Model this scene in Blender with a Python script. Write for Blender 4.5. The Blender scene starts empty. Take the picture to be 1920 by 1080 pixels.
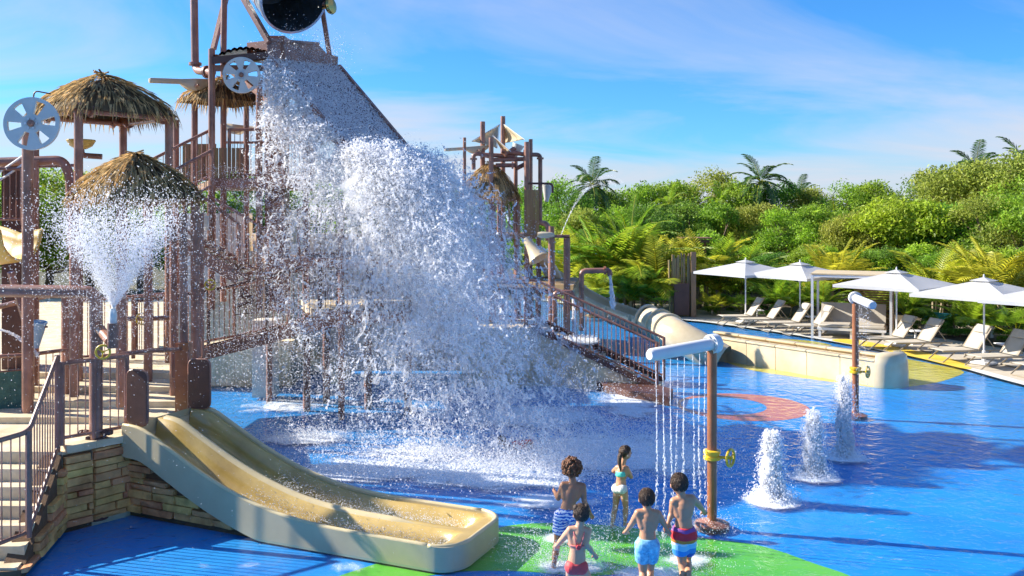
import bpy, bmesh, math, random
import numpy as np
from mathutils import Vector, Matrix, noise as mnoise
R = math.radians
random.seed(7); rng = np.random.default_rng(11)
scene = bpy.context.scene
C = scene.collection
# ------------------------------------------------------------------ camera
H, F, HY = 4.3, 1700.0, 400.0          # eye height (m), focal length in photo pixels, horizon row
cam_d = bpy.data.cameras.new('camera'); cam = bpy.data.objects.new('camera', cam_d); C.objects.link(cam)
cam.location = (0, 0, H); cam.rotation_euler = (R(90), 0, 0)
cam_d.sensor_width = 36; cam_d.lens = 36*F/1920; cam_d.shift_y = -(540-HY)/1920
cam_d.clip_start = .1; cam_d.clip_end = 3000
scene.camera = cam
# ------------------------------------------------------------------ sky, sun, exposure
SUN = Vector((-.97, .243, 0)).normalized()*math.cos(R(30.5)); SUN.z = math.sin(R(30.5))
world = bpy.data.worlds.new('World'); scene.world = world; world.use_nodes = True
nt = world.node_tree; nt.nodes.clear()
def N(tree, typ, **kw):
    n = tree.nodes.new(typ)
    for k, v in kw.items():
        if k in n.inputs: n.inputs[k].default_value = v
        else: setattr(n, k, v)
    return n
sky = N(nt, 'ShaderNodeTexSky', sky_type='NISHITA', sun_disc=False, sun_elevation=R(30.5),
        sun_rotation=math.atan2(SUN.x, SUN.y), altitude=0, air_density=1.0, dust_density=.35, ozone_density=4.0)
hs = N(nt, 'ShaderNodeHueSaturation', Saturation=1.12, Value=1.0)
gm_ = N(nt, 'ShaderNodeGamma', Gamma=1.0); nt.links.new(sky.outputs[0], gm_.inputs[0]); nt.links.new(gm_.outputs[0], hs.inputs['Color'])
# thin streaky clouds: noise on the view direction projected on a high plane
tc = N(nt, 'ShaderNodeTexCoord'); sep = N(nt, 'ShaderNodeSeparateXYZ'); nt.links.new(tc.outputs['Generated'], sep.inputs[0])
zz = N(nt, 'ShaderNodeMath', operation='ADD'); zz.inputs[1].default_value = .16; nt.links.new(sep.outputs[2], zz.inputs[0])
dx = N(nt, 'ShaderNodeMath', operation='DIVIDE'); nt.links.new(sep.outputs[0], dx.inputs[0]); nt.links.new(zz.outputs[0], dx.inputs[1])
dy = N(nt, 'ShaderNodeMath', operation='DIVIDE'); nt.links.new(sep.outputs[1], dy.inputs[0]); nt.links.new(zz.outputs[0], dy.inputs[1])
cb = N(nt, 'ShaderNodeCombineXYZ'); nt.links.new(dx.outputs[0], cb.inputs[0]); nt.links.new(dy.outputs[0], cb.inputs[1])
mp = N(nt, 'ShaderNodeMapping'); mp.inputs['Scale'].default_value = (.42, .75, 1); mp.inputs['Rotation'].default_value = (0, 0, R(24)); mp.inputs['Location'].default_value = (.9, 2.3, 0)
nt.links.new(cb.outputs[0], mp.inputs[0])
cn = N(nt, 'ShaderNodeTexNoise', Scale=1.1, Detail=9.0, Roughness=.56, Distortion=.9); nt.links.new(mp.outputs[0], cn.inputs['Vector'])
low = N(nt, 'ShaderNodeMapRange'); low.inputs['From Min'].default_value = .02; low.inputs['From Max'].default_value = .17; low.inputs['To Min'].default_value = .27; low.inputs['To Max'].default_value = 0; nt.links.new(sep.outputs[2], low.inputs[0])
cadd = N(nt, 'ShaderNodeMath', operation='ADD'); nt.links.new(cn.outputs[0], cadd.inputs[0]); nt.links.new(low.outputs[0], cadd.inputs[1])
cr = N(nt, 'ShaderNodeValToRGB'); cr.color_ramp.elements[0].position = .47; cr.color_ramp.elements[1].position = .8
cr.color_ramp.elements[1].color = (.88, .88, .88, 1); nt.links.new(cadd.outputs[0], cr.inputs[0])
cmx = N(nt, 'ShaderNodeMixRGB'); cmx.inputs['Color2'].default_value = (3.5, 3.6, 4.1, 1)
tint = N(nt, 'ShaderNodeMixRGB', blend_type='MULTIPLY'); tint.inputs['Fac'].default_value = 1; tint.inputs['Color2'].default_value = (.33, .69, 1.0, 1); nt.links.new(hs.outputs[0], tint.inputs['Color1'])
nt.links.new(cr.outputs[0], cmx.inputs['Fac']); nt.links.new(tint.outputs[0], cmx.inputs['Color1'])
bg = N(nt, 'ShaderNodeBackground', Strength=.066); nt.links.new(cmx.outputs[0], bg.inputs[0])
wo = N(nt, 'ShaderNodeOutputWorld'); nt.links.new(bg.outputs[0], wo.inputs[0])
sun_d = bpy.data.lights.new('sun', 'SUN'); sun_d.energy = 3.4; sun_d.angle = R(.55); sun_d.color = (1, .93, .82)
sun = bpy.data.objects.new('sun', sun_d); C.objects.link(sun); sun.rotation_euler = SUN.to_track_quat('Z', 'Y').to_euler(); sun.location = SUN*60
vs = scene.view_settings; vs.view_transform = 'Standard'; vs.look = 'None'; vs.exposure = 1.68; vs.gamma = 1; vs.use_curve_mapping = False
scene.render.engine = 'CYCLES'
cy = scene.cycles; cy.max_bounces = 7; cy.diffuse_bounces = 5; cy.use_adaptive_sampling = True; cy.adaptive_threshold = .025; cy.glossy_bounces = 2; cy.transmission_bounces = 3; cy.transparent_max_bounces = 32
cy.use_denoising = True; cy.sample_clamp_indirect = 10; cy.caustics_reflective = False; cy.caustics_refractive = False

# ------------------------------------------------------------------ placing
def G(x, y, z=0.0):                    # where the photo's pixel (x, y) meets the level z
    Y = F*(H-z)/(y-HY); return Vector(((x-960)*Y/F, Y, z))
def P(x, y, Y):                        # the photo's pixel (x, y) at distance Y
    return Vector(((x-960)*Y/F, Y, H-(y-HY)*Y/F))
V = Vector
# ------------------------------------------------------------------ materials
def mat(name, col, rough=.5, var=.15, scale=3.0, bump=0.0, bscale=30.0, metal=0.0, spec=.5, col2=None, sub=None, island=0.0, objvar=0.0, transl=0.0, coat=0.0, streak=False):
    m = bpy.data.materials.new(name); m.use_nodes = True; t = m.node_tree; b = t.nodes['Principled BSDF']
    b.inputs['Roughness'].default_value = rough; b.inputs['Metallic'].default_value = metal; b.inputs['Specular IOR Level'].default_value = spec
    if coat: b.inputs['Coat Weight'].default_value = coat; b.inputs['Coat Roughness'].default_value = .12
    geo = N(t, 'ShaderNodeNewGeometry')
    vec = geo.outputs['Position']
    if streak:
        mpn = N(t, 'ShaderNodeMapping'); mpn.inputs['Scale'].default_value = (1, 1, .12); t.links.new(vec, mpn.inputs[0]); vec = mpn.outputs[0]
    nz = N(t, 'ShaderNodeTexNoise', Scale=scale, Detail=6.0, Roughness=.6); t.links.new(vec, nz.inputs['Vector'])
    c1 = tuple(c*(1-var) for c in col)+(1,); c2 = tuple(min(1, c*(1+var)) for c in (col2 or col))+(1,)
    rp = N(t, 'ShaderNodeValToRGB'); rp.color_ramp.elements[0].position = .3; rp.color_ramp.elements[1].position = .7
    rp.color_ramp.elements[0].color = c1; rp.color_ramp.elements[1].color = c2; t.links.new(nz.outputs[0], rp.inputs[0])
    out = rp.outputs[0]
    if island or objvar:
        h = N(t, 'ShaderNodeHueSaturation')
        if island:
            mr = N(t, 'ShaderNodeMapRange'); mr.inputs['To Min'].default_value = 1-island; mr.inputs['To Max'].default_value = 1+island
            t.links.new(geo.outputs['Random Per Island'], mr.inputs[0]); t.links.new(mr.outputs[0], h.inputs['Value'])
        if objvar:
            oi = N(t, 'ShaderNodeObjectInfo'); mr2 = N(t, 'ShaderNodeMapRange'); mr2.inputs['To Min'].default_value = .5-objvar; mr2.inputs['To Max'].default_value = .5+objvar
            t.links.new(oi.outputs['Random'], mr2.inputs[0]); t.links.new(mr2.outputs[0], h.inputs['Hue'])
            if not island:
                mr3 = N(t, 'ShaderNodeMapRange'); mr3.inputs['To Min'].default_value = 1-objvar*4; mr3.inputs['To Max'].default_value = 1+objvar*4
                t.links.new(oi.outputs['Random'], mr3.inputs[0]); t.links.new(mr3.outputs[0], h.inputs['Value'])
        t.links.new(out, h.inputs['Color']); out = h.outputs[0]
    t.links.new(out, b.inputs['Base Color'])
    if sub: b.inputs['Subsurface Weight'].default_value = sub; b.inputs['Subsurface Radius'].default_value = (.02, .008, .004); b.inputs['Subsurface Scale'].default_value = 1
    if bump:
        n2 = N(t, 'ShaderNodeTexNoise', Scale=bscale, Detail=5.0, Roughness=.6); t.links.new(vec, n2.inputs['Vector'])
        bp = N(t, 'ShaderNodeBump', Strength=bump, Distance=.02); t.links.new(n2.outputs[0], bp.inputs['Height']); t.links.new(bp.outputs[0], b.inputs['Normal'])
    if transl:
        tr = N(t, 'ShaderNodeBsdfTranslucent'); t.links.new(out, tr.inputs['Color'])
        mx = N(t, 'ShaderNodeMixShader'); mx.inputs[0].default_value = transl
        t.links.new(b.outputs[0], mx.inputs[1]); t.links.new(tr.outputs[0], mx.inputs[2])
        t.links.new(mx.outputs[0], t.nodes['Material Output'].inputs['Surface'])
    return m
M = {}
M['brown'] = mat('brown_painted_steel', (.23, .098, .062), .42, .3, 2.5, .2, 60, col2=(.31, .15, .1), coat=.25)
M['brown_lit'] = mat('lit_copper_brown_steel', (.3, .115, .05), .38, .22, 4, .1, 60, coat=.3)  # sunlit tone of the brown steel, put into the colour
M['brown_dark'] = mat('dark_brown_panel', (.1, .045, .032), .5, .25, 3, .15, 50)
M['grey_blue'] = mat('grey_blue_plate', (.58, .6, .56), .45, .1, 3, .05)
M['beige'] = mat('beige_fibreglass', (.6, .47, .27), .28, .1, 1.3, .06, 12, col2=(.66, .55, .36), coat=.4)
M['slide'] = mat('yellow_beige_slide_gelcoat', (.5, .33, .085), .3, .16, 1.6, .08, 10, col2=(.56, .4, .13), coat=.5)
M['rim'] = mat('cream_slide_rim', (.64, .52, .28), .35, .08, 2, .05, coat=.4)
M['skirt'] = mat('beige_slide_side', (.52, .44, .27), .4, .1, 1.6, .05, 10)
M['step'] = mat('beige_concrete', (.6, .48, .29), .75, .18, 2.2, .25, 40, col2=(.7, .59, .4))
M['deck'] = mat('pale_deck_concrete', (.46, .4, .31), .7, .1, .7, .15, 25, col2=(.52, .46, .37))
M['white'] = mat('white_paint', (.68, .68, .68), .4, .04, 3)
M['edge'] = mat('white_edge_band', (.62, .62, .58), .6, .06, 2, .1)
M['yellow'] = mat('yellow_paint', (.72, .46, .02), .4, .1, 6, coat=.3)
M['bowl'] = mat('yellow_fibreglass', (.62, .42, .1), .4, .12, 3)
M['stone'] = mat('brown_ledge_stone', (.58, .25, .075), .8, .35, 3.0, .6, 22, col2=(.78, .42, .15), objvar=.025)
M['mortar'] = mat('dark_mortar', (.14, .08, .04), .9, .2, 8, .4)
M['thatch'] = mat('dry_palm_thatch', (.42, .27, .11), .75, .3, 5, col2=(.6, .43, .2), island=.55, transl=.3)
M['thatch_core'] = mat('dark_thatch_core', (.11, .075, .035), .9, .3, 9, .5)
M['wood'] = mat('weathered_wood', (.26, .15, .07), .7, .3, 5, .3, 30, streak=True, objvar=.02)
M['bamboo'] = mat('bamboo_pole', (.3, .19, .09), .55, .3, 5, .1, streak=True, objvar=.03)
M['sling'] = mat('off_white_sling', (.5, .45, .37), .8, .05, 8, .1, 120, transl=.15)
M['canvas'] = mat('white_parasol_canvas', (.58, .58, .58), .8, .03, 4, .05, 60, transl=.3)
M['sail'] = mat('cream_sail_canvas', (.7, .58, .38), .8, .08, 4, transl=.3)
M['frame'] = mat('taupe_aluminium', (.34, .28, .2), .4, .08, 3, metal=.3)
M['silver'] = mat('galvanised_bucket_metal', (.55, .56, .57), .35, .25, 4, .2, 14, metal=.7)
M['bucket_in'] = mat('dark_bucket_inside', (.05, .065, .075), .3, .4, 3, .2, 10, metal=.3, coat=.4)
M['gold'] = mat('brass_cap', (.5, .36, .12), .25, .1, 3, metal=.9)
M['ramp'] = mat('wet_brown_ramp_metal', (.12, .07, .07), .3, .3, 6, .2, 20, coat=.6, col2=(.2, .15, .16))
M['green_net'] = mat('dark_green_panel', (.04, .11, .09), .7, .3, 14, .3, 60)
M['blue_cone'] = mat('pale_blue_fibreglass', (.25, .42, .6), .35, .1, 3, coat=.3)
M['bark'] = mat('tree_bark', (.16, .115, .075), .9, .35, 6, .6, 25)
M['palm_bark'] = mat('palm_stem', (.3, .24, .15), .85, .3, 6, .5, 18)
M['leaf_a'] = mat('mid_green_leaves', (.17, .33, .025), .5, .3, .8, col2=(.3, .46, .04), island=.45, objvar=.02, transl=.5)
M['leaf_b'] = mat('lime_green_leaves', (.24, .42, .025), .5, .3, .8, col2=(.38, .52, .04), island=.4, objvar=.02, transl=.52)
M['leaf_c'] = mat('deep_green_leaves', (.11, .24, .025), .45, .3, .8, col2=(.2, .35, .04), island=.45, objvar=.02, transl=.45)
M['leaf_d'] = mat('olive_dry_leaves', (.26, .34, .04), .6, .3, .8, col2=(.42, .43, .07), island=.4, objvar=.015, transl=.45)
M['frond'] = mat('palm_frond_green', (.18, .33, .02), .42, .3, .7, col2=(.32, .44, .03), island=.35, objvar=.02, transl=.5)
M['frond_y'] = mat('yellow_green_frond', (.4, .46, .03), .45, .3, .7, col2=(.54, .52, .04), island=.35, objvar=.02, transl=.5)
M['frond_d'] = mat('dark_coconut_frond', (.06, .15, .03), .42, .3, .7, col2=(.07, .15, .025), island=.35, transl=.35)
M['soil'] = mat('garden_soil', (.1, .075, .045), .95, .35, 1.5, .5, 12)
M['white_wall'] = mat('pale_beige_render', (.74, .66, .54), .8, .1, 1.5, .2, 20)

def water_drop_mat(name, clear):
    m = bpy.data.materials.new(name); m.use_nodes = True; t = m.node_tree; t.nodes.remove(t.nodes['Principled BSDF'])
    b = N(t, 'ShaderNodeBsdfDiffuse'); b.inputs['Color'].default_value = (.99, .99, .99, 1); tr = N(t, 'ShaderNodeBsdfTranslucent'); tr.inputs['Color'].default_value = (.99, .99, 1, 1)
    mx = N(t, 'ShaderNodeMixShader'); mx.inputs[0].default_value = .5
    tp = N(t, 'ShaderNodeBsdfTransparent'); m2 = N(t, 'ShaderNodeMixShader'); m2.inputs[0].default_value = clear
    t.links.new(b.outputs[0], mx.inputs[1]); t.links.new(tr.outputs[0], mx.inputs[2]); t.links.new(mx.outputs[0], m2.inputs[1]); t.links.new(tp.outputs[0], m2.inputs[2]); t.links.new(m2.outputs[0], t.nodes['Material Output'].inputs['Surface'])
    return m
M['sheet'] = water_drop_mat('thin_water_sheet', .7); M['foam'] = water_drop_mat('white_aerated_water', 0.0)
M['drop'] = water_drop_mat('white_water_drops', .42)

# ------------------------------------------------------------------ mesh building
ORG = {}
def org(o): return ORG.get(o.name, V((0, 0, 0))) if o is not None else V((0, 0, 0))
def tag(o, label, cat, group=None):
    o['label'] = label; o['category'] = cat
    if group: o['group'] = group
    return o
def thing(name, label, cat, loc=(0, 0, 0), group=None):
    o = bpy.data.objects.new(name, None); C.objects.link(o); o.location = loc; o.empty_display_size = .1
    ORG[o.name] = V(loc); return tag(o, label, cat, group)
def link(name, me, m, parent=None, loc=None, rot=None, scale=None):
    if m is not None and not me.materials: me.materials.append(m)
    o = bpy.data.objects.new(name, me); C.objects.link(o)
    if parent is not None: o.parent = parent; ORG[o.name] = org(parent)
    if loc is not None: o.location = V(loc)-org(parent)
    if rot is not None: o.rotation_euler = rot
    if scale is not None: o.scale = scale
    return o
def npmesh(name, v, f, smooth=False):
    v = np.asarray(v, dtype=np.float32).reshape(-1, 3); f = np.asarray(f, dtype=np.int32); k = f.shape[1]; n = f.shape[0]
    me = bpy.data.meshes.new(name); me.vertices.add(len(v)); me.vertices.foreach_set('co', v.ravel())
    me.loops.add(n*k); me.loops.foreach_set('vertex_index', f.ravel()); me.polygons.add(n)
    me.polygons.foreach_set('loop_start', np.arange(0, n*k, k, dtype=np.int32))
    me.polygons.foreach_set('use_smooth', np.full(n, smooth)); me.update(); return me
def basis(d):
    d = d.normalized(); a = V((0, 0, 1)) if abs(d.z) < .95 else V((1, 0, 0))
    x = a.cross(d).normalized(); return x, d.cross(x).normalized()
class MB:
    def __init__(s): s.v = []; s.f = []
    def add(s, vs_, fs_):
        k = len(s.v); s.v += [tuple(a) for a in vs_]; s.f += [tuple(i+k for i in q) for q in fs_]; return s
    def box(s, c, size, rz=0.0, bev=0.0):
        x, y, z = size[0]/2, size[1]/2, size[2]/2; c = V(c); ca, sa = math.cos(rz), math.sin(rz)
        if bev:
            b = bev; pts = []
            ring = [(x-b, y), (x, y-b), (x, -y+b), (x-b, -y), (-x+b, -y), (-x, -y+b), (-x, y-b), (-x+b, y)]
            ins = [(px*(x-b)/x, py*(y-b)/y) for px, py in ring]
            for (rg, zz_) in ((ins, -z), (ring, -z+b), (ring, z-b), (ins, z)):
                pts += [c+V((px*ca-py*sa, px*sa+py*ca, zz_)) for px, py in rg]
            fs_ = [tuple(range(8)), tuple(range(31, 23, -1))]
            for k in range(3): fs_ += [(k*8+i, k*8+8+i, k*8+8+(i+1) % 8, k*8+(i+1) % 8) for i in range(8)]
            return s.add(pts, fs_)
        pts = [c+V((px*ca-py*sa, px*sa+py*ca, pz)) for px in (-x, x) for py in (-y, y) for pz in (-z, z)]
        return s.add(pts, [(0, 1, 3, 2), (4, 6, 7, 5), (0, 4, 5, 1), (2, 3, 7, 6), (0, 2, 6, 4), (1, 5, 7, 3)])
    def bar(s, p, q, w, h=None, up=None):
        p, q = V(p), V(q); d = (q-p).normalized(); h = h or w; u = V(up) if up else V((0, 0, 1))
        if abs(d.dot(u)) > .97: u = V((0, 1, 0))
        x = d.cross(u).normalized()*w/2; y = x.cross(d).normalized()*h/2
        pts = [e+a*x+b*y for e in (p, q) for a, b in ((-1, -1), (1, -1), (1, 1), (-1, 1))]
        return s.add(pts, [(0, 1, 2, 3), (7, 6, 5, 4)]+[(i, i+4, (i+1) % 4+4, (i+1) % 4) for i in range(4)])
    def tube(s, pts, r, n=10, cap=True, closed=False):
        pts = [V(p) for p in pts]; rr = r if isinstance(r, (list, tuple)) else [r]*len(pts); m = len(pts); rings = []; x = None
        for i, p in enumerate(pts):
            a = pts[i-1] if (i or closed) else p; b = pts[(i+1) % m] if (i < m-1 or closed) else p
            d = (b-a).normalized()
            if x is None: x, y = basis(d)
            else: x = (x-d*x.dot(d)).normalized(); y = d.cross(x)
            rings.append([p+(x*math.cos(2*math.pi*k/n)+y*math.sin(2*math.pi*k/n))*rr[i] for k in range(n)])
        vs_ = [q for g in rings for q in g]; fs_ = []
        for i in range(m if closed else m-1):
            j = (i+1) % m
            fs_ += [(i*n+k, i*n+(k+1) % n, j*n+(k+1) % n, j*n+k) for k in range(n)]
        if cap and not closed: fs_ += [tuple(range(n-1, -1, -1)), tuple((m-1)*n+k for k in range(n))]
        return s.add(vs_, fs_)
    def lathe(s, prof, c=(0, 0, 0), axis=(0, 0, 1), n=20, cap=True):
        c = V(c); d = V(axis).normalized(); x, y = basis(d); vs_ = []; fs_ = []
        for r, h in prof: vs_ += [c+d*h+(x*math.cos(2*math.pi*k/n)+y*math.sin(2*math.pi*k/n))*r for k in range(n)]
        for i in range(len(prof)-1): fs_ += [(i*n+k, i*n+(k+1) % n, (i+1)*n+(k+1) % n, (i+1)*n+k) for k in range(n)]
        if cap: fs_ += [tuple(range(n-1, -1, -1)), tuple((len(prof)-1)*n+k for k in range(n))]
        return s.add(vs_, fs_)
    def ell(s, c, rad, n=14, m=9, rot=None):
        c = V(c); rad = (rad,)*3 if not hasattr(rad, '__len__') else rad; vs_ = []; fs_ = []
        for i in range(m+1):
            th = math.pi*i/m
            for k in range(n):
                ph = 2*math.pi*k/n; q = V((rad[0]*math.sin(th)*math.cos(ph), rad[1]*math.sin(th)*math.sin(ph), rad[2]*math.cos(th)))
                vs_.append(c+(rot @ q if rot else q))
        for i in range(m): fs_ += [(i*n+k, (i+1)*n+k, (i+1)*n+(k+1) % n, i*n+(k+1) % n) for k in range(n)]
        return s.add(vs_, fs_)
    def prism(s, poly, z0, z1):
        n = len(poly); vs_ = [(p[0], p[1], z0) for p in poly]+[(p[0], p[1], z1) for p in poly]
        return s.add(vs_, [tuple(range(n-1, -1, -1)), tuple(range(n, 2*n))]+[(i, (i+1) % n, n+(i+1) % n, n+i) for i in range(n)])
    def grid(s, fn, nu, nv):
        return s.add([fn(i/nu, j/nv) for i in range(nu+1) for j in range(nv+1)],
                     [(i*(nv+1)+j, (i+1)*(nv+1)+j, (i+1)*(nv+1)+j+1, i*(nv+1)+j+1) for i in range(nu) for j in range(nv)])
    def mesh(s, name, smooth=False, off=V((0, 0, 0)), fix=True):
        me = bpy.data.meshes.new(name); me.from_pydata([(a[0]-off.x, a[1]-off.y, a[2]-off.z) for a in s.v], [], s.f); 
        if fix:
            bm = bmesh.new(); bm.from_mesh(me); bmesh.ops.recalc_face_normals(bm, faces=bm.faces); bm.to_mesh(me); bm.free()
        if smooth:
            me.polygons.foreach_set('use_smooth', [True]*len(me.polygons))
            if smooth != 'all': me.set_sharp_from_angle(angle=R(smooth if smooth is not True else 40))
        me.update(); return me
    def build(s, name, m, parent=None, smooth=40, fix=True):
        me = s.mesh(name, smooth, org(parent), fix); me.materials.append(M[m] if isinstance(m, str) else m)
        o = bpy.data.objects.new(name, me); C.objects.link(o)
        if parent is not None: o.parent = parent; ORG[o.name] = org(parent)
        return o
def struct(o, kind='structure'): o['kind'] = kind; return o
def elbow(pts, r=.25, n=5):             # round off the corners of a pipe run
    pts = [V(p) for p in pts]; out = [pts[0]]
    for i in range(1, len(pts)-1):
        a, b, c = pts[i-1], pts[i], pts[i+1]; d1 = (a-b); d2 = (c-b); rr = min(r, d1.length*.45, d2.length*.45); s_ = b+d1.normalized()*rr; e = b+d2.normalized()*rr
        for k in range(n+1):
            t = k/n; out.append(s_*(1-t)**2+b*2*t*(1-t)+e*t*t)
    return out+[pts[-1]]
def copy_tree(o, parent=None):
    c = o.copy(); C.objects.link(c)
    if parent is not None: c.parent = parent
    for ch in list(o.children): copy_tree(ch, c)
    return c
UNIT = {}
def unit_bar(m, r, n=6):                # shared one metre upright rod
    k = (m, r, n)
    if k not in UNIT:
        me = MB().tube([(0, 0, 0), (0, 0, 1)], r, n).mesh('rod', 40); me.materials.append(M[m]); UNIT[k] = me
    return UNIT[k]
def rod(name, p, h, parent, m='brown', r=.011, n=6):
    return link(name, unit_bar(m, r, n), None, parent, p, None, (1, 1, h))
def railing(root, base, h=1.05, gap=.11, top_r=.032, posts=True, mid=False, m='brown', low=.1, bal=True, endpost=True):
    """a railing along the deck-level points in base: top rail, bottom rail, posts and single balusters"""
    base = [V(p) for p in base]; up = V((0, 0, h))
    MB().tube(elbow([p+up for p in base], .12), top_r, 8).build('top_rail', m, root)
    MB().tube(elbow([p+V((0, 0, low)) for p in base], .1), top_r*.8, 8).build('bottom_rail', m, root)
    if mid: MB().tube([p+V((0, 0, h*.8)) for p in base], top_r*.6, 6).build('middle_rail', m, root)
    for i, p in enumerate(base):
        if posts and (endpost or 0 < i < len(base)-1): rod('post', p, h+.02, root, m, .04, 8)
    if bal:
        for a, b in zip(base[:-1], base[1:]):
            n = max(1, int(round((b-a).xy.length/gap)))
            for k in range(1, n):
                q = a.lerp(b, k/n); rod('baluster', q+V((0, 0, low)), h-low, root, m, .009, 5)
def flange(mb, p, d, r, t=.04, n=14): mb.lathe([(r, -t/2), (r, t/2)], p, d, n)
# ================================================================== SETTING
def sheet(name, poly, z, m, parent=None, kind='structure'):
    if sum(poly[i-1][0]*poly[i][1]-poly[i][0]*poly[i-1][1] for i in range(len(poly))) < 0: poly = list(reversed(poly))
    o = MB().add([(p[0], p[1], z) for p in poly], [tuple(range(len(poly)))]).build(name, m, parent, False, False)
    if parent is None: struct(o, kind)
    return o
def smooth_poly(pts, n=6, closed=False):           # Catmull-Rom through plan points
    pts = [V((p[0], p[1])) for p in pts]; out = []; m = len(pts)
    for i in range(m if closed else m-1):
        p0 = pts[i-1] if (i or closed) else pts[0]; p1 = pts[i]; p2 = pts[(i+1) % m]; p3 = pts[(i+2) % m] if (i+2 < m or closed) else pts[-1]
        for k in range(n):
            t = k/n; out.append(.5*((2*p1)+(p2-p0)*t+(2*p0-5*p1+4*p2-p3)*t*t+(3*p1-p0-3*p2+p3)*t**3))
    if not closed: out.append(pts[-1])
    return out
gm = mat('jungle_ground', (.05, .07, .025), .95, .4, .4, .5, 6, col2=(.1, .085, .045))
sheet('ground', [(-900, -60), (900, -60), (900, 1500), (-900, 1500)], -.3, gm)
EDGE = smooth_poly([(1, 45.5)]+[G(*p).xy for p in ((1250, 596), (1330, 605), (1470, 625), (1640, 655), (1780, 684), (1920, 722))]+[(13.9, 18), (14.6, 10), (15, 2)], 6)
POOLZ = -.06
pool_m = bpy.data.materials.new('blue_painted_pool_floor'); pool_m.use_nodes = True
def pool_paint(m, c1, c2):
    m.use_nodes = True; t = m.node_tree; b = t.nodes['Principled BSDF']; b.inputs['Roughness'].default_value = .6
    geo = N(t, 'ShaderNodeNewGeometry'); n1 = N(t, 'ShaderNodeTexNoise', Scale=.55, Detail=5.0, Roughness=.6); t.links.new(geo.outputs['Position'], n1.inputs['Vector'])
    rp = N(t, 'ShaderNodeValToRGB'); rp.color_ramp.elements[0].position = .35; rp.color_ramp.elements[1].position = .68
    rp.color_ramp.elements[0].color = c1+(1,); rp.color_ramp.elements[1].color = c2+(1,); t.links.new(n1.outputs[0], rp.inputs[0]); t.links.new(rp.outputs[0], b.inputs['Base Color'])
    n2 = N(t, 'ShaderNodeTexNoise', Scale=40.0, Detail=3.0); t.links.new(geo.outputs['Position'], n2.inputs['Vector'])
    bp = N(t, 'ShaderNodeBump', Strength=.15, Distance=.01); t.links.new(n2.outputs[0], bp.inputs['Height']); t.links.new(bp.outputs[0], b.inputs['Normal'])
    return m
pool_paint(pool_m, (.004, .2, .58), (.009, .28, .65))
pool = sheet('pool_floor', [(-34, 45.5)]+[p for p in EDGE]+[(-34, 2)], POOLZ, pool_m)
green_m = pool_paint(bpy.data.materials.new('green_pool_paint'), (.1, .42, .02), (.18, .5, .03))
yel_m = pool_paint(bpy.data.materials.new('yellow_pool_paint'), (.66, .46, .04), (.7, .53, .08))
pink_m = pool_paint(bpy.data.materials.new('pink_pool_paint'), (.6, .13, .08), (.66, .18, .11))
def patch(name, px, m, n=6, z=POOLZ+.004):
    return sheet(name, smooth_poly([G(*p).xy for p in px], n, True), z, m, pool)
patch('green_paint_patch', [(590, 1092), (700, 1050), (850, 1008), (960, 977), (1080, 974), (1200, 984), (1320, 1001), (1420, 1014), (1510, 1042), (1615, 1090), (1400, 1130), (1260, 1105), (1190, 1068), (1100, 1071), (960, 1062), (830, 1066), (700, 1095)], green_m)
patch('yellow_paint_patch', [(1335, 664), (1400, 688), (1500, 704), (1600, 717), (1660, 723), (1740, 716), (1790, 703), (1806, 692), (1755, 680), (1680, 666), (1688, 678), (1684, 690), (1650, 698), (1600, 704), (1500, 690), (1400, 668)], yel_m)
patch('yellow_paint_stripe', [(1430, 640), (1500, 641), (1560, 645), (1520, 636), (1450, 632)], yel_m)
def ring(name, c, r1, c2, r2, z, m):
    n = 56; vs_ = [(c.x+r1*math.cos(2*math.pi*k/n), c.y+r1*math.sin(2*math.pi*k/n), z) for k in range(n)]+[(c2.x+r2*math.cos(2*math.pi*k/n), c2.y+r2*math.sin(2*math.pi*k/n), z) for k in range(n)]
    return MB().add(vs_, [(k, (k+1) % n, n+(k+1) % n, n+k) for k in range(n)]).build(name, m, pool, False)
ring('pink_paint_ring', G(1392, 757), 1.46, G(1356, 755.5), .95, POOLZ+.004, pink_m)
# deck beside the pool
outer = [(p.x+4.2, p.y+2.2) for p in EDGE]
deck = sheet('pool_deck', [tuple(p) for p in EDGE]+[tuple(p) for p in reversed(outer)], .012, 'deck')
sheet('garden_bed', [(p.x+3.5, p.y+1.8) for p in EDGE]+[(p.x+60, p.y+60) for p in reversed(EDGE)], .016, 'soil')
band = MB(); n_ = len(EDGE)
for i in range(n_-1):
    a, b = EDGE[i], EDGE[i+1]; nn = V((-(b-a).y, (b-a).x)).normalized()
    if nn.x < 0: nn = -nn
    band.add([(a.x-nn.x*.06, a.y-nn.y*.06, .02), (a.x+nn.x*.3, a.y+nn.y*.3, .02), (b.x+nn.x*.3, b.y+nn.y*.3, .02), (b.x-nn.x*.06, b.y-nn.y*.06, .02)], [(0, 1, 2, 3)])
band.build('deck_edge_band', 'edge', deck, False)
o = sheet('yellow_deck_paint', smooth_poly([G(*p, .03).xy for p in ((1560, 638), (1640, 653), (1720, 670), (1810, 691), (1815, 684), (1770, 668), (1690, 652), (1600, 636))], 5, True), .024, yel_m, deck)

# paved court behind the towers at the left
sheet('rear_court', [(-34, 23.9), (-8, 23.9), (-5.2, 24.6), (-4.6, 30), (-4.6, 45.5), (-34, 45.5)], .03, 'step')
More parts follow.
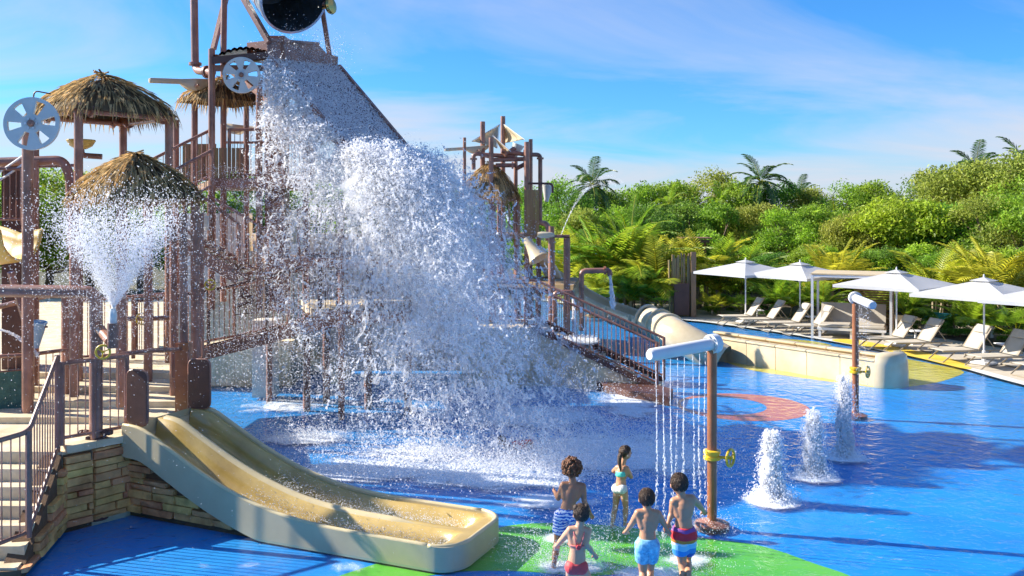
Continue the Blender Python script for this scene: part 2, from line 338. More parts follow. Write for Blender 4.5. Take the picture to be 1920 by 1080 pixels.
# ------------------------------------------------------------------ water
def foam_field(t, geo, blobs):
    acc = None
    for (x, y, rx, ry, w) in blobs:
        mpn = N(t, 'ShaderNodeMapping'); mpn.inputs['Location'].default_value = (-x/rx, -y/ry, 0); mpn.inputs['Scale'].default_value = (1/rx, 1/ry, 0)
        t.links.new(geo.outputs['Position'], mpn.inputs[0])
        ln = N(t, 'ShaderNodeVectorMath', operation='LENGTH'); t.links.new(mpn.outputs[0], ln.inputs[0])
        mr = N(t, 'ShaderNodeMapRange', interpolation_type='SMOOTHSTEP'); mr.inputs['From Min'].default_value = 1; mr.inputs['From Max'].default_value = 0; mr.inputs['To Max'].default_value = w
        t.links.new(ln.outputs['Value'], mr.inputs[0])
        if acc is None: acc = mr.outputs[0]
        else:
            mx = N(t, 'ShaderNodeMath', operation='MAXIMUM'); t.links.new(acc, mx.inputs[0]); t.links.new(mr.outputs[0], mx.inputs[1]); acc = mx.outputs[0]
    return acc
def gb(x, y, rx, ry, w): p = G(x, y); return (p.x, p.y, rx, ry, w)
FOAM_AND_SUN = [gb(940, 885, 3.0, 1.6, 1.05), gb(1120, 850, 2.7, 2.3, 1.0), gb(1250, 850, 1.7, 2.8, .8), gb(1180, 760, 1.6, 3.4, .68), gb(570, 822, 1.5, .8, 1.0), gb(690, 880, 2.6, 1.5, .78), gb(1000, 780, 3.4, 2.4, .74),
        gb(780, 850, 2.0, 1.3, .72), gb(520, 760, 2.2, 1.6, .55), gb(1447, 938, .8, .7, .9), gb(1525, 893, .8, .7, .9), gb(1583, 857, .8, .7, .9), gb(1075, 1062, 1.0, .5, .75), gb(1220, 1075, 1.0, .55, .68), gb(1050, 1010, .6, .5, .62), gb(1290, 1050, .7, .5, .66), gb(1333, 985, .7, .5, .5),
        gb(300, 1050, 1.2, .5, .34), gb(640, 1065, 1.2, .4, .38), gb(450, 1060, 1.6, .5, .4), gb(1040, 940, 1.5, .8, .7)]  # faint blobs before the slide: foam and sunlit patches painted in white
wm = bpy.data.materials.new('clear_rippling_water'); wm.use_nodes = True; t = wm.node_tree; t.nodes.clear()
geo = N(t, 'ShaderNodeNewGeometry')
gl = N(t, 'ShaderNodeBsdfGlossy', Roughness=.04); gl.inputs['Color'].default_value = (1, 1, 1, 1)
tp = N(t, 'ShaderNodeBsdfTransparent'); tp.inputs['Color'].default_value = (.86, .95, .98, 1)
fr = N(t, 'ShaderNodeFresnel', IOR=1.24)
w1 = N(t, 'ShaderNodeTexNoise', Scale=3.8, Detail=3.0, Roughness=.5, Distortion=.6); t.links.new(geo.outputs['Position'], w1.inputs['Vector'])
w2 = N(t, 'ShaderNodeTexVoronoi', Scale=4.6, feature='SMOOTH_F1'); 
wd = N(t, 'ShaderNodeVectorMath', operation='MULTIPLY_ADD'); wd.inputs[1].default_value = (.35, .35, .35); t.links.new(w1.outputs['Color'], wd.inputs[0]); t.links.new(geo.outputs['Position'], wd.inputs[2]); t.links.new(wd.outputs[0], w2.inputs['Vector'])
w3 = N(t, 'ShaderNodeTexNoise', Scale=13.0, Detail=2.0, Roughness=.5); t.links.new(geo.outputs['Position'], w3.inputs['Vector'])
s1 = N(t, 'ShaderNodeMath', operation='MULTIPLY_ADD'); s1.inputs[1].default_value = .45; t.links.new(w2.outputs['Distance'], s1.inputs[0]); t.links.new(w1.outputs[0], s1.inputs[2])
s2 = N(t, 'ShaderNodeMath', operation='MULTIPLY_ADD'); s2.inputs[1].default_value = .22; t.links.new(w3.outputs[0], s2.inputs[0]); t.links.new(s1.outputs[0], s2.inputs[2])
bp = N(t, 'ShaderNodeBump', Strength=.6, Distance=.05); t.links.new(s2.outputs[0], bp.inputs['Height'])
t.links.new(bp.outputs[0], gl.inputs['Normal']); t.links.new(bp.outputs[0], fr.inputs['Normal'])
bk_ = N(t, 'ShaderNodeMath', operation='SUBTRACT'); bk_.inputs[0].default_value = 1; t.links.new(geo.outputs['Backfacing'], bk_.inputs[1]); fk = N(t, 'ShaderNodeMath', operation='MULTIPLY'); t.links.new(fr.outputs[0], fk.inputs[0]); t.links.new(bk_.outputs[0], fk.inputs[1])
mxw = N(t, 'ShaderNodeMixShader'); t.links.new(fk.outputs[0], mxw.inputs[0]); t.links.new(tp.outputs[0], mxw.inputs[1]); t.links.new(gl.outputs[0], mxw.inputs[2])
# churned foam lying on the surface where water lands, plus painted sunlit patches before the slide
ff = foam_field(t, geo, FOAM_AND_SUN)
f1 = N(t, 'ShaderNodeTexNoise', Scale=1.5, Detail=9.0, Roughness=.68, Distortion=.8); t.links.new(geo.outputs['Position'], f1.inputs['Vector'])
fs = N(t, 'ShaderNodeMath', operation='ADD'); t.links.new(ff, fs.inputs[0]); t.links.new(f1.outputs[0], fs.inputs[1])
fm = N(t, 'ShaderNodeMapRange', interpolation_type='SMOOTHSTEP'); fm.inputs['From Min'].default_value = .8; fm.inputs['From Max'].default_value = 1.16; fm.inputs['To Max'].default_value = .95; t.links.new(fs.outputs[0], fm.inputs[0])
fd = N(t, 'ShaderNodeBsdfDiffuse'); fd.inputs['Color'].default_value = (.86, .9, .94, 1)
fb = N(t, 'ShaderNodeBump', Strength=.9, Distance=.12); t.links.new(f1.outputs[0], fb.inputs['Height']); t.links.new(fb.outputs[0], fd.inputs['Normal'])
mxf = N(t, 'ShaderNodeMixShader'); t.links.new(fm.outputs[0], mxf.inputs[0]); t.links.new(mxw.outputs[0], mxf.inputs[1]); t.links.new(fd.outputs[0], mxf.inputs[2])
ow = N(t, 'ShaderNodeOutputMaterial'); t.links.new(mxf.outputs[0], ow.inputs['Surface'])
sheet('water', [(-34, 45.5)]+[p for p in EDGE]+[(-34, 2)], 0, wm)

# ================================================================== LEFT TERRACE, STAIRS, STONE WALL
W0, W1, W2, W3, W4 = [G(*p) for p in ((39, 1080), (116, 992), (172, 978), (234, 962), (480, 1008))]
PZ = 1.05
terr = [W1.xy, W2.xy, W3.xy, V((-4.99, 14.25)), V((-5.6, 15.5)), V((-6.6, 18.6)), V((-15, 20)), V((-15, 12.6))]
terrace = thing('terrace', 'beige concrete terrace with broad shallow steps beside the stone wall', 'terrace', (-7, 15, 0))
MB().prism([p-V((0, 0)) for p in terr], POOLZ, PZ).build('platform', 'step', terrace, False)
def cut_poly(poly, y):                   # part of the terrace plan beyond depth y
    out = []
    for i in range(len(poly)):
        a, b = poly[i], poly[(i+1) % len(poly)]
        if a.y >= y: out.append(a)
        if (a.y-y)*(b.y-y) < 0: out.append(a.lerp(b, (y-a.y)/(b.y-a.y)))
    return out
for k, yy in enumerate((14.0, 14.7, 15.4, 16.2)):
    c = V((-8, 16)); MB().prism([V((p.x-.02*(k+1)*(1 if p.x > -7 else -1), p.y)) for p in cut_poly(terr, yy)], PZ+.1*k+.001, PZ+.1*(k+1)).build('step', 'step', terrace, False)
# stairs going down towards the viewer
stairs = thing('staircase', 'beige concrete stairs going down at the bottom left corner', 'stairs', (-7, 11.5, 0))
ns = 6
for k in range(ns):
    t0 = k/ns; a = W1.lerp(W0, t0); b = W1.lerp(W0, (k+1)/ns); zt = PZ-(k+1)*PZ/(ns+.6)
    poly = [a.xy-V((.05, 0)), b.xy-V((.05, 0)), V((-9.5, b.y)), V((-9.5, a.y))]
    MB().prism(poly, POOLZ, zt).build('step', 'step', stairs, False)
# stone walls, every stone its own piece
def stone_mesh(i):
    r = random.Random(i); b = MB().box((0, 0, 0), (1, .12, 1), 0, .03)
    b.v = [(x+r.uniform(-.012, .012), y+r.uniform(-.018, .018), z+r.uniform(-.03, .03)) for x, y, z in b.v]
    me = b.mesh('stone', False); me.materials.append(M['stone']); return me
STONES = [stone_mesh(i) for i in range(7)]
def stone_wall(label, pts, ztop, parent=None):
    w = thing('stone_wall', label, 'wall', pts[0]); total = 0
    back = MB()
    for a, b in zip(pts[:-1], pts[1:]):
        d = (b-a); L = d.length; d.normalize(); nrm = V((d.y, -d.x, 0)); rz = math.atan2(d.y, d.x); z = 0.0; inward = -nrm
        m = 12
        for k in range(m):
            s0, s1 = L*k/m, L*(k+1)/m; z0, z1 = ztop(a+d*s0)-.015, ztop(a+d*s1)-.015
            q = [a+d*s0, a+d*s1, a+d*s1+inward*.25, a+d*s0+inward*.25]
            back.add([V((p.x, p.y, POOLZ)) for p in q]+[V((p.x, p.y, zz_)) for p, zz_ in zip(q, (z0, z1, z1, z0))], [(0, 1, 2, 3), (4, 7, 6, 5), (0, 4, 5, 1), (1, 5, 6, 2), (2, 6, 7, 3), (3, 7, 4, 0)])
        zrow = .02
        while zrow < 1.1:
            h = random.uniform(.075, .135); s_ = -random.uniform(0, .3)
            while s_ < L:
                l = random.uniform(.3, .75); c0, c1 = max(0, s_), min(L, s_+l); s_ += l
                if c1-c0 < .06: continue
                mid = a+d*(c0+c1)/2; lim = min(ztop(a+d*c0), ztop(a+d*c1)); hh = min(h, lim-zrow)
                if hh < .04: continue
                link('stone', random.choice(STONES), None, w, V((mid.x, mid.y, zrow+hh/2))+nrm*random.uniform(.0, .03), (0, 0, rz), ((c1-c0)-.014, 1, hh-.012))
            zrow += h
    back.build('mortar_core', 'mortar', w, False)
    return w
A0 = V((-5.27, 13.62, 0)); AX = V((.918, -.396, 0)).normalized(); AW = V((.396, .918, 0)).normalized()   # slide axis and width direction
SL, SW = 5.28, .68
def slide_z(s):                          # rim height along the slide
    pts = [(-.2, 1.26), (0, 1.25), (.35, 1.21), (.8, 1.0), (1.4, .72), (2.0, .5), (2.6, .35), (3.2, .275), (3.9, .25), (5.3, .24)]
    for (a, za), (b, zb) in zip(pts[:-1], pts[1:]):
        if s <= b:
            i = pts.index((a, za)); zp = pts[max(0, i-1)]; zn = pts[min(len(pts)-1, i+2)]
            t = (s-a)/(b-a); m1 = (zb-zp[1])/(b-zp[0])*(b-a); m2 = (zn[1]-za)/(zn[0]-a)*(b-a)
            return (2*t**3-3*t*t+1)*za+(t**3-2*t*t+t)*m1+(-2*t**3+3*t*t)*zb+(t**3-t*t)*m2
    return pts[-1][1]
def under(p):
    s = (p-A0).dot(AX); return max(.03, slide_z(s)-.5)if s > .05 else PZ-.02
stone_wall('brown ledge stone wall beneath the wide beige slide', [W1+V((.01, 0, 0)), W2, W3+AW*.1, W4+AW*.1], lambda p: PZ-.03 if p.x < W3.x+.14 else min(PZ-.03, max(.0, slide_z((p-A0).dot(AX))-.38)))
stone_wall('low sloping stone wall along the side of the corner stairs', [W0, W1], lambda p: max(.08, PZ*(p-W0).length/(W1-W0).length-.02))
kerb = MB(); 
for a, b in ((W1, W2), (W2, W3)):
    kerb.bar(a+V((0, .05, PZ+.03)), b+V((0, .05, PZ+.03)), .2, .1)
kerb.build('kerb', 'step', terrace, False)

# ================================================================== TWIN SLIDE
sl = thing('twin_slide', 'wide yellow beige twin lane slide curving down into the pool', 'slide', A0)
ROUND = .3
def halfw(s):                            # rounded outlet corners
    q = SL-s
    if q >= ROUND: return SW
    return SW-ROUND+math.sqrt(max(0, ROUND**2-(ROUND-q)**2))
def lane(u, s):                          # u -1..1 across; depth below the rim
    k = min(1, max(0, (SL-.18-s)/.45)); k = k*k*(3-2*k)
    a = abs(u); x = (a-.5)/.4
    d = .33*max(0, 1-x**6)**.8 if abs(x) < 1 else 0
    if a < .1: d = .01
    return d*k
NS, NU = 72, 40
mb = MB()
def top(si, ui):
    s = SL*(1-(1-si)**1.25) if False else SL*si; u = -1+2*ui; p = A0+AX*s+AW*(u*halfw(s)); 
    return V((p.x, p.y, slide_z(s)-lane(u, s)))
mb.grid(top, NS, NU); lanes = mb.build('lane_surface', 'slide', sl, 'all')
def side(sgn):
    m = MB(); th = .07
    rows = []
    for i in range(NS+1):
        s = SL*i/NS; p = A0+AX*s+AW*(sgn*halfw(s)); z = slide_z(s); zb = max(-.03, z-.42)
        q = p+AW*sgn*th*(1 if i < NS else .3)+AX*(.04 if s > SL-ROUND else 0)
        rows.append([V((p.x, p.y, z-.002)), V((p.x, p.y, z+.03)), V((q.x, q.y, z+.03)), V((q.x, q.y, zb))])
    m.add([v for r_ in rows for v in r_], [(i*4+k, (i+1)*4+k, (i+1)*4+k+1, i*4+k+1) for i in range(NS) for k in range(3)])
    return m
for sgn in (-1, 1):
    sw_ = side(sgn).build('side_wall', 'skirt', sl, 50); MB().tube([A0+AX*(SL-ROUND)*i/40+AW*(sgn*(SW+.035))+V((0, 0, slide_z((SL-ROUND)*i/40)+.025)) for i in range(41)], .032, 8).build('rolled_rim', 'rim', sw_, 'all')
m = MB(); pts = []
for k in range(17):
    u = -1+2*k/16; w_ = halfw(SL); p = A0+AX*(SL+.02)+AW*(u*(w_+.02)); pts.append(p)
# rounded outlet front
fr_pts = []
for k in range(25):
    a = -math.pi/2+math.pi*k/24; cx = SW-ROUND
    u = (cx+ROUND*math.sin(abs(a)))*(1 if a > 0 else -1) if abs(a) > 0.001 else 0
for k in range(13):
    a = math.pi/2*k/12; fr_pts.append((SL-ROUND+(ROUND+.07)*math.sin(a), -(SW-ROUND+(ROUND+.07)*math.cos(a))))
fr_pts = fr_pts+[(s, -u) for s, u in reversed(fr_pts)]
rows = []
for s, u in fr_pts:
    p = A0+AX*s+AW*u; rows.append([V((p.x, p.y, -.03)), V((p.x, p.y, slide_z(s)+.03)), V((*(A0+AX*(s-.06)+AW*(u*.94)).xy, slide_z(s)+.03)), V((*(A0+AX*(s-.07)+AW*(u*.93)).xy, slide_z(s)-.02))])
m = MB().add([v for r_ in rows for v in r_], [(i*4+k, (i+1)*4+k, (i+1)*4+k+1, i*4+k+1) for i in range(len(rows)-1) for k in range(3)])
ow_ = m.build('outlet_wall', 'skirt', sl, 50); MB().tube([A0+AX*(s-.035)+AW*(u*.965)+V((0, 0, slide_z(s)+.025)) for s, u in fr_pts], .032, 8).build('rolled_rim', 'rim', ow_, 'all')
MB().add([A0+AX*(-.03)+AW*(u*SW)+V((0, 0, z)) for u in (-1, 1) for z in (.85, 1.25)], [(0, 1, 3, 2)]).build('back_plate', 'skirt', sl)
c = MB(); rows = []
for i in range(40):
    s = .1+(SL-.75)*i/39; z = slide_z(s); fd_ = 1 if i < 34 else max(0, (39-i)/5); rows.append([A0+AX*s+AW*u*max(.15, fd_)+V((0, 0, z+(dz if dz < 0 else dz*fd_-.05*(1-fd_)))) for u, dz in ((-.075, -.06), (-.05, .02), (0, .035), (.05, .02), (.075, -.06))])
c.add([v for r_ in rows for v in r_], [(i*5+k, (i+1)*5+k, (i+1)*5+k+1, i*5+k+1) for i in range(39) for k in range(4)]); c.build('centre_ridge', 'rim', lanes, 'all')
# shield panels at the slide entry
def panel(pt, w, h, label, rz):
    t = thing('shield_panel', label, 'panel', pt, 'slide entry panels'); n = []; r = .09
    for cx, cz, a0 in ((w/2-r, h-r, 0), (-w/2+r, h-r, 90), (-w/2+r, r, 180), (w/2-r, r, 270)):
        n += [(cx+r*math.cos(R(a0+a)), cz+r*math.sin(R(a0+a))) for a in (0, 30, 60, 90)]
    ca, sa = math.cos(rz), math.sin(rz); m = MB(); k = len(n)
    m.add([(pt.x+x*ca-y*sa, pt.y+x*sa+y*ca, pt.z+z) for y in (-.02, .02) for x, z in n], [tuple(range(k)), tuple(range(2*k-1, k-1, -1))]+[(i, k+i, k+(i+1) % k, (i+1) % k) for i in range(k)])
    m.build('plate', 'brown_dark', t, 30)
    m = MB()
    m.tube([(pt.x+x*ca, pt.y+x*sa, pt.z+z) for x, z in n], .018, 6, False, True); m.build('rim', 'brown', t)
    return t
p = P(258, 797, 12.95); panel(p, .36, .78, 'dark brown rounded panel at the left of the slide top', R(-20))
p = P(374, 765, 14.15); panel(p, .36, .76, 'reddish brown rounded panel fixed to the post behind the slide top', R(-10))
# ================================================================== PLAY TOWERS
def to_ground(p, z=0): return V((p.x, p.y, z))
def upright(name, px, y0, Y, parent, r=.075, z0=0.0, m='brown', y1=None):
    a = P(px, y0, Y); b = P(px, y1, Y).z if y1 else z0
    o = MB().tube([V((a.x, a.y, b)), a], r, 12).build(name, m, parent); return a
# ---- thatched roofs
def thatch_roof(parent, apex, half, drop, rot, seed, rows=11, per=150, sag=.25):
    rs = random.Random(seed); cs = [V((math.cos(rot+k*math.pi/2), math.sin(rot+k*math.pi/2), 0)) for k in range(4)]
    def surf(t, a):                       # t 0 apex .. 1 eave; a 0..4 round the square
        k = int(a) % 4; f = a-int(a); e = cs[k].lerp(cs[(k+1) % 4], f)*half; rad = e.length; e = e*(1-.1*(1-abs(2*f-1)) * 0)
        z = -drop*(t**1.9*.72+t*.28)
        return apex+e*t*(1+.04*math.sin(t*3))+V((0, 0, z))
    core = MB(); nA = 32
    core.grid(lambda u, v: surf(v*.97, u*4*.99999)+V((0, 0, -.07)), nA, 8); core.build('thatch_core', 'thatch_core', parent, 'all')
    vs_, fs_ = [], []
    for r in range(rows):
        t0 = (r+.2)/rows; n = int(per*(.25+t0))
        for k in range(n):
            a = rs.uniform(0, 4); tt = max(0, t0+rs.uniform(-.06, .05)); L = rs.uniform(.22, .42)*(1.1 if r < rows-1 else 1.0)/ (half*1.2)
            p = surf(tt, a); q = surf(min(1.06, tt+L), (a+rs.uniform(-.05, .05)) % 4)
            if tt+L > 1.0: q += V((0, 0, -rs.uniform(.02, sag)))
            lift = .015+.05*rs.random(); p = p+V((0, 0, .01)); q = q+V((0, 0, lift if tt+L < 1 else 0))
            d = q-p; s = V((-d.y, d.x, 0)).normalized() if d.xy.length > 1e-4 else V((1, 0, 0)); w = rs.uniform(.008, .02); i = len(vs_)
            mid = p.lerp(q, .6)+V((0, 0, .02)); vs_ += [p-s*w, p+s*w, mid+s*w*.8, q, mid-s*w*.8]; fs_.append((i, i+1, i+2, i+3, i+4))
    me = npmesh('thatch', [tuple(v) for v in vs_], fs_); o = link('thatch', me, M['thatch'], parent); me.transform(Matrix.Translation(-org(parent))); struct(o, 'stuff')
    cap = MB()
    for k in range(14):
        a = rs.uniform(0, 6.28); cap.bar(apex+V((0, 0, .03)), apex+V((math.cos(a)*.16, math.sin(a)*.16, rs.uniform(-.02, .1))), .03, .02)
    cap.build('crown_tuft', 'thatch', parent, False)
    return cs
def pavilion(label, apex, half, drop, rot, zfoot, seed, hide=()):
    t = thing('thatched_pavilion', label, 'pavilion', to_ground(apex, zfoot), 'thatched pavilions of the play structure')
    cs = thatch_roof(t, apex, half, drop, rot, seed)
    ze = apex.z-drop; tops = []
    for k in range(4):
        q = apex+cs[k]*half*.86; tops.append(V((q.x, q.y, ze-.05)))
        MB().tube([V((q.x, q.y, zfoot)), V((q.x, q.y, ze+.08))], .075, 12).build('post', 'brown', t)
    for k in range(4):
        a, b = tops[k], tops[(k+1) % 4]; MB().tube([a, b], .06, 10).build('beam', 'brown', t)
        d = (b-a).normalized(); be_ = [o for o in t.children if o.name.startswith('beam')][-1]
        for q_ in (a+d*.22, b-d*.22): fl = MB(); flange(fl, q_, d, .11, .05); fl.build('flange', 'brown', be_)
    for k in range(4): MB().bar(tops[k]+V((0, 0, .1)), apex-V((0, 0, .12)), .05).build('rafter', 'wood', t, False)
    return t
pavilion('tall thatched pavilion on brown posts behind the film reel', P(192, 142, 17.2), 1.42, .74, R(-84), 1.3, 3)
pavilion('low thatched pavilion in front of the taller one, behind the spray', P(254, 290, 15.0), 1.1, .68, R(-80), 1.3, 4)
pavilion('small thatched hut below the far tower sails', P(918, 306, 31), 1.15, 1.15, R(-70), 1.2, 5)

# ---- film reel wheels
def reel(label, c, r, d):
    t = thing('film_reel', label, 'wheel', c, 'film reel wheels'); d = V(d).normalized(); x, y = basis(d); n = 72; m = MB(); th = .03
    def pt(rad, a, s): return c+(x*math.cos(a)+y*math.sin(a))*rad+d*s
    prof = [.1, .36, .86, 1.0]; keep = []
    vs_ = [pt(r*q, 2*math.pi*k/n, s) for s in (-th, th) for q in prof for k in range(n)]; fs_ = []
    def idx(s, q, k): return s*4*n+q*n+k % n
    def solid(q, k):
        if q != 1: return True
        a = (k/n*6+.15) % 1; return a > .46
    for q in range(3):
        for k in range(n):
            if solid(q, k):
                fs_ += [(idx(0, q, k), idx(0, q, k+1), idx(0, q+1, k+1), idx(0, q+1, k)), (idx(1, q, k), idx(1, q+1, k), idx(1, q+1, k+1), idx(1, q, k+1))]
                if q == 1:
                    if not solid(1, k-1): fs_.append((idx(0, 1, k), idx(0, 2, k), idx(1, 2, k), idx(1, 1, k)))
                    if not solid(1, k+1): fs_.append((idx(0, 1, k+1), idx(1, 1, k+1), idx(1, 2, k+1), idx(0, 2, k+1)))
            else: fs_ += [(idx(0, 1, k), idx(1, 1, k), idx(1, 1, k+1), idx(0, 1, k+1)), (idx(0, 2, k), idx(0, 2, k+1), idx(1, 2, k+1), idx(1, 2, k))]
    fs_ += [(idx(0, 3, k), idx(0, 3, k+1), idx(1, 3, k+1), idx(1, 3, k)) for k in range(n)]
    dsc = m.add(vs_, fs_).build('disc', 'grey_blue', t, 35)
    h = MB(); h.lathe([(.11*r, -.09), (.13*r, -.06), (.13*r, .06), (.05*r, .09)], c, d, 16); h.build('hub', 'brown', t)
    bo = MB()
    for k in range(6): bo.lathe([(.02, .03), (.02, .05)], pt(r*.2, k*math.pi/3, 0), d, 8)
    bo.build('bolts', 'silver', dsc)
    a = MB().tube([c+V((0, .02, 0)), c+V((0, .35, -.02))], .045, 10).build('axle', 'brown', t)
    return t
reel('big grey blue film reel wheel at the far left', P(60, 232, 14.0), .41, (.12, -1, .05))
reel('smaller grey blue film reel wheel on the bucket tower', P(453, 141, 18.7), .375, (.15, -1, .05))
rp = thing('reel_post', 'brown post carrying the big film reel at far left', 'post', to_ground(P(52, 600, 14.3), 1.0))
upright('post', 52, 238, 14.35, rp, .085, 1.0)
MB().tube(elbow([P(95, 176, 14.2), P(64, 170, 14.2), P(62, 190, 14.2)], .1), .012, 6).build('drip_pipe', 'brown_dark', rp)

# ---- main bucket tower
YT = 19.6
tw = thing('bucket_tower', 'tall brown steel tower carrying the tipping bucket and spill roof', 'tower', to_ground(P(480, 700, YT)))
def col(px, y0, Y, r=.075, z0=0.0): return upright('post', px, y0, Y, tw, r, z0)
MB().box((P(520, 400, YT).x, YT, 5.15), (.42, .42, 5.9)).build('column', 'brown', tw, False)
for px, y0, Y in ((397, 92, 18.9), (419, 96, 20.6), (365, 178, 20.4), (462, 180, 22.4), (330, 225, 20.6), (486, 150, 19.0), (573, 170, 20.7), (640, 378, 18.9), (692, 338, 20.4), (765, 470, 19.6)):
    col(px, y0, Y, .07, 0 if px > 600 else 2.3)
# corrugated roof
rc = [P(398, 108, 18.7), P(502, 98, 18.9), P(532, 112, 22.2), P(430, 118, 22.2)]
m = MB()
def roof_pt(u, v):
    p = rc[0].lerp(rc[1], u).lerp(rc[3].lerp(rc[2], u), v); return p+V((0, 0, .14*math.sin(u*math.pi)+.035*abs(math.sin(u*math.pi*9))))
m.grid(roof_pt, 72, 3); m.grid(lambda u, v: roof_pt(u, v)-V((0, 0, .06)), 72, 3); m.build('tiled_roof', 'brown', tw, 60, False)
MB().bar(rc[0]-V((0, 0, .06)), rc[1]-V((0, 0, .06)), .08, .14).build('fascia', 'brown_dark', tw, False)
MB().bar(P(428, 128, 20), P(505, 190, 19.2), .12, .1).build('brace', 'brown', tw, False)
MB().bar(P(397, 128, 18.9), P(500, 128, 19.2), .09, .12).build('beam', 'brown', tw, False)
# spill ramp
RA, RB = P(502, 112, 19.0), P(633, 127, 21.1); SD = V((.894, -.451, 0)); RL = 2.12
RA2 = RA+SD*RL+V((0, 0, -2.02)); RB2 = RB+SD*RL+V((0, 0, -2.02-(RB.z-RA.z)))
UPN = (RB-RA).cross(RA2-RA).normalized(); UPN = UPN if UPN.z > 0 else -UPN
m = MB()
m.grid(lambda u, v: RA.lerp(RB, u).lerp(RA2.lerp(RB2, u), v)+UPN*(.03*abs(math.sin(u*math.pi*8))), 64, 2)
m.grid(lambda u, v: RA.lerp(RB, u).lerp(RA2.lerp(RB2, u), v)-UPN*.05, 4, 2); m.build('spill_ramp', 'ramp', tw, 60, False)
MB().bar(RA, RA2, .09, .2, UPN).build('ramp_edge', 'brown', tw, False); MB().bar(RB, RB2, .09, .2, UPN).build('ramp_edge', 'brown', tw, False)
MB().bar(RA2, RB2, .07, .07).build('ramp_lip', 'brown', tw, False)
# spill box at the top of the ramp
ta, tb = P(500, 76, 19.0), P(634, 106, 21.1); tm = P(598, 84, 20.5); tm2 = P(612, 100, 20.75); back = SD*-.55
m = MB(); ring_ = [RA, ta, tm, tm2, tb, RB]
m.add(ring_+[p+back for p in ring_], [(0, 1, 2, 3, 4, 5), (11, 10, 9, 8, 7, 6)]+[(i, 6+i, 6+(i+1) % 6, (i+1) % 6) for i in range(6)]); m.build('spill_box', 'brown', tw, False)
MB().bar(P(500, 74, 18.98), P(597, 82, 20.48), .07, .06).build('box_rim', 'brown', tw, False)
for px, py, Y in ((503, 78, 19.0), (616, 100, 20.9)):
    pass
MB().bar(P(436, -40, 19.4), P(505, 80, 18.95), .13, .1).build('bucket_leg', 'brown', tw, False)
MB().bar(P(600, -10, 20.9), P(618, 104, 20.9), .1, .1).build('bucket_leg', 'brown', tw, False)
MB().bar(P(430, -30, 21.2), P(400, 92, 20.6), .1, .1).build('bucket_leg', 'brown', tw, False)
MB().tube([P(421, -40, 20.6), P(419, 100, 20.6)], .07, 10).build('bucket_leg', 'brown', tw)
MB().tube(elbow([P(363, -60, 20.2), P(366, 132, 20.2), P(398, 136, 19.4)], .25, 7), .085, 12).build('supply_pipe', 'brown', tw)
for q_, d_f in ((P(388, 135, 19.65), V((1, -.6, 0))), (P(366, 120, 20.2), V((0, 0, 1)))): fl = MB(); flange(fl, q_, d_f, .14, .06); fl.build('pipe_flange', 'brown', tw)
# platforms, z levels
def deck_slab(name, pts, z, parent, th=.14, m='wood'):
    MB().prism([p.xy for p in pts], z-th, z).build(name, m, parent, False)
def pxy(px, Y): return P(px, HY, Y)
deck_slab('upper_deck', [pxy(395, 18.9), pxy(575, 18.9), pxy(590, 22.6), pxy(370, 22.6)], 5.0, tw)
deck_slab('middle_deck', [pxy(500, 19.3), pxy(760, 19.4), pxy(765, 20.6), pxy(490, 20.6)], 3.35, tw)
deck_slab('lower_deck', [pxy(590, 19.2), pxy(768, 19.2), pxy(770, 22.4), pxy(560, 22.4)], 2.22, tw, .2, 'step')
for a, b, z in ((395, 575, 4.93), (500, 760, 3.28)):
    MB().bar(pxy(a, 18.85)+V((0, 0, z-H)), pxy(b, 18.85)+V((0, 0, z-H)), .07, .2).build('edge_beam', 'brown', tw, False)
MB().bar(V((*pxy(590, 19.15).xy, 2.12)), V((*pxy(768, 19.15).xy, 2.12)), .08, .26).build('edge_beam', 'brown', tw, False)
# wall boards at the back of the upper deck
for k in range(9):
    a = pxy(346+k*7, 22.2); MB().box((a.x, a.y, 5.55), (.085, .03, .9)).build('board', 'wood', tw, False)
for k in range(8):
    a = pxy(398+k*8, 18.86); MB().box((a.x, a.y, 5.3), (.07, .03, .72)).build('board', 'wood', tw, False)
# masonry core of the tower; its wall added as pale backdrop behind the falling water
MB().box((pxy(675, 24.6).x, 24.6, 1.9), (6.6, .3, 3.7)).build('backdrop_wall', 'white_wall', tw, False)
for k in range(14):
    q_ = P(330+k*17, 640-k*19, 23.4); MB().box((q_.x, q_.y, q_.z/2), (.24, 1.6, q_.z)).build('rear_step', 'step', tw, False)
for k in range(7):
    a = pxy(552+k*2, 22.4-k*.1); MB().box((a.x+.15*k, 22.2, 1.1-.15*k+.1), (.3, 1.2, .12)).build('tread', 'step', tw, False)
for px, Y in ((575, 20.0), (690, 20.2), (765, 19.7), (612, 20.8)):
    a = pxy(px, Y); MB().tube([V((a.x, a.y, POOLZ)), V((a.x, a.y, 2.1))], .085, 12).build('pier', 'brown', tw)
w0_, w1_ = pxy(318, 22.9), pxy(470, 22.9); MB().box(((w0_.x+w1_.x)/2, 22.9, 2.6), (w1_.x-w0_.x, .3, 3.4)).build('side_wall', 'white_wall', tw, False)  # added pale wall, its colour standing for the mist-lit deck behind the bridge
MB().box((pxy(498, 21.4).x, 21.4, .9), (.5, .5, 1.8)).build('pillar', 'white_wall', tw, False)
# thatch skirt under the tiled roof
th = thing('thatch_skirt', 'ragged thatch skirt hanging under the tower roof', 'thatch', P(415, 200, 20))
thatch_roof(th, P(418, 148, 20.6), 1.05, .5, R(-85), 9, 8, 110, .3)
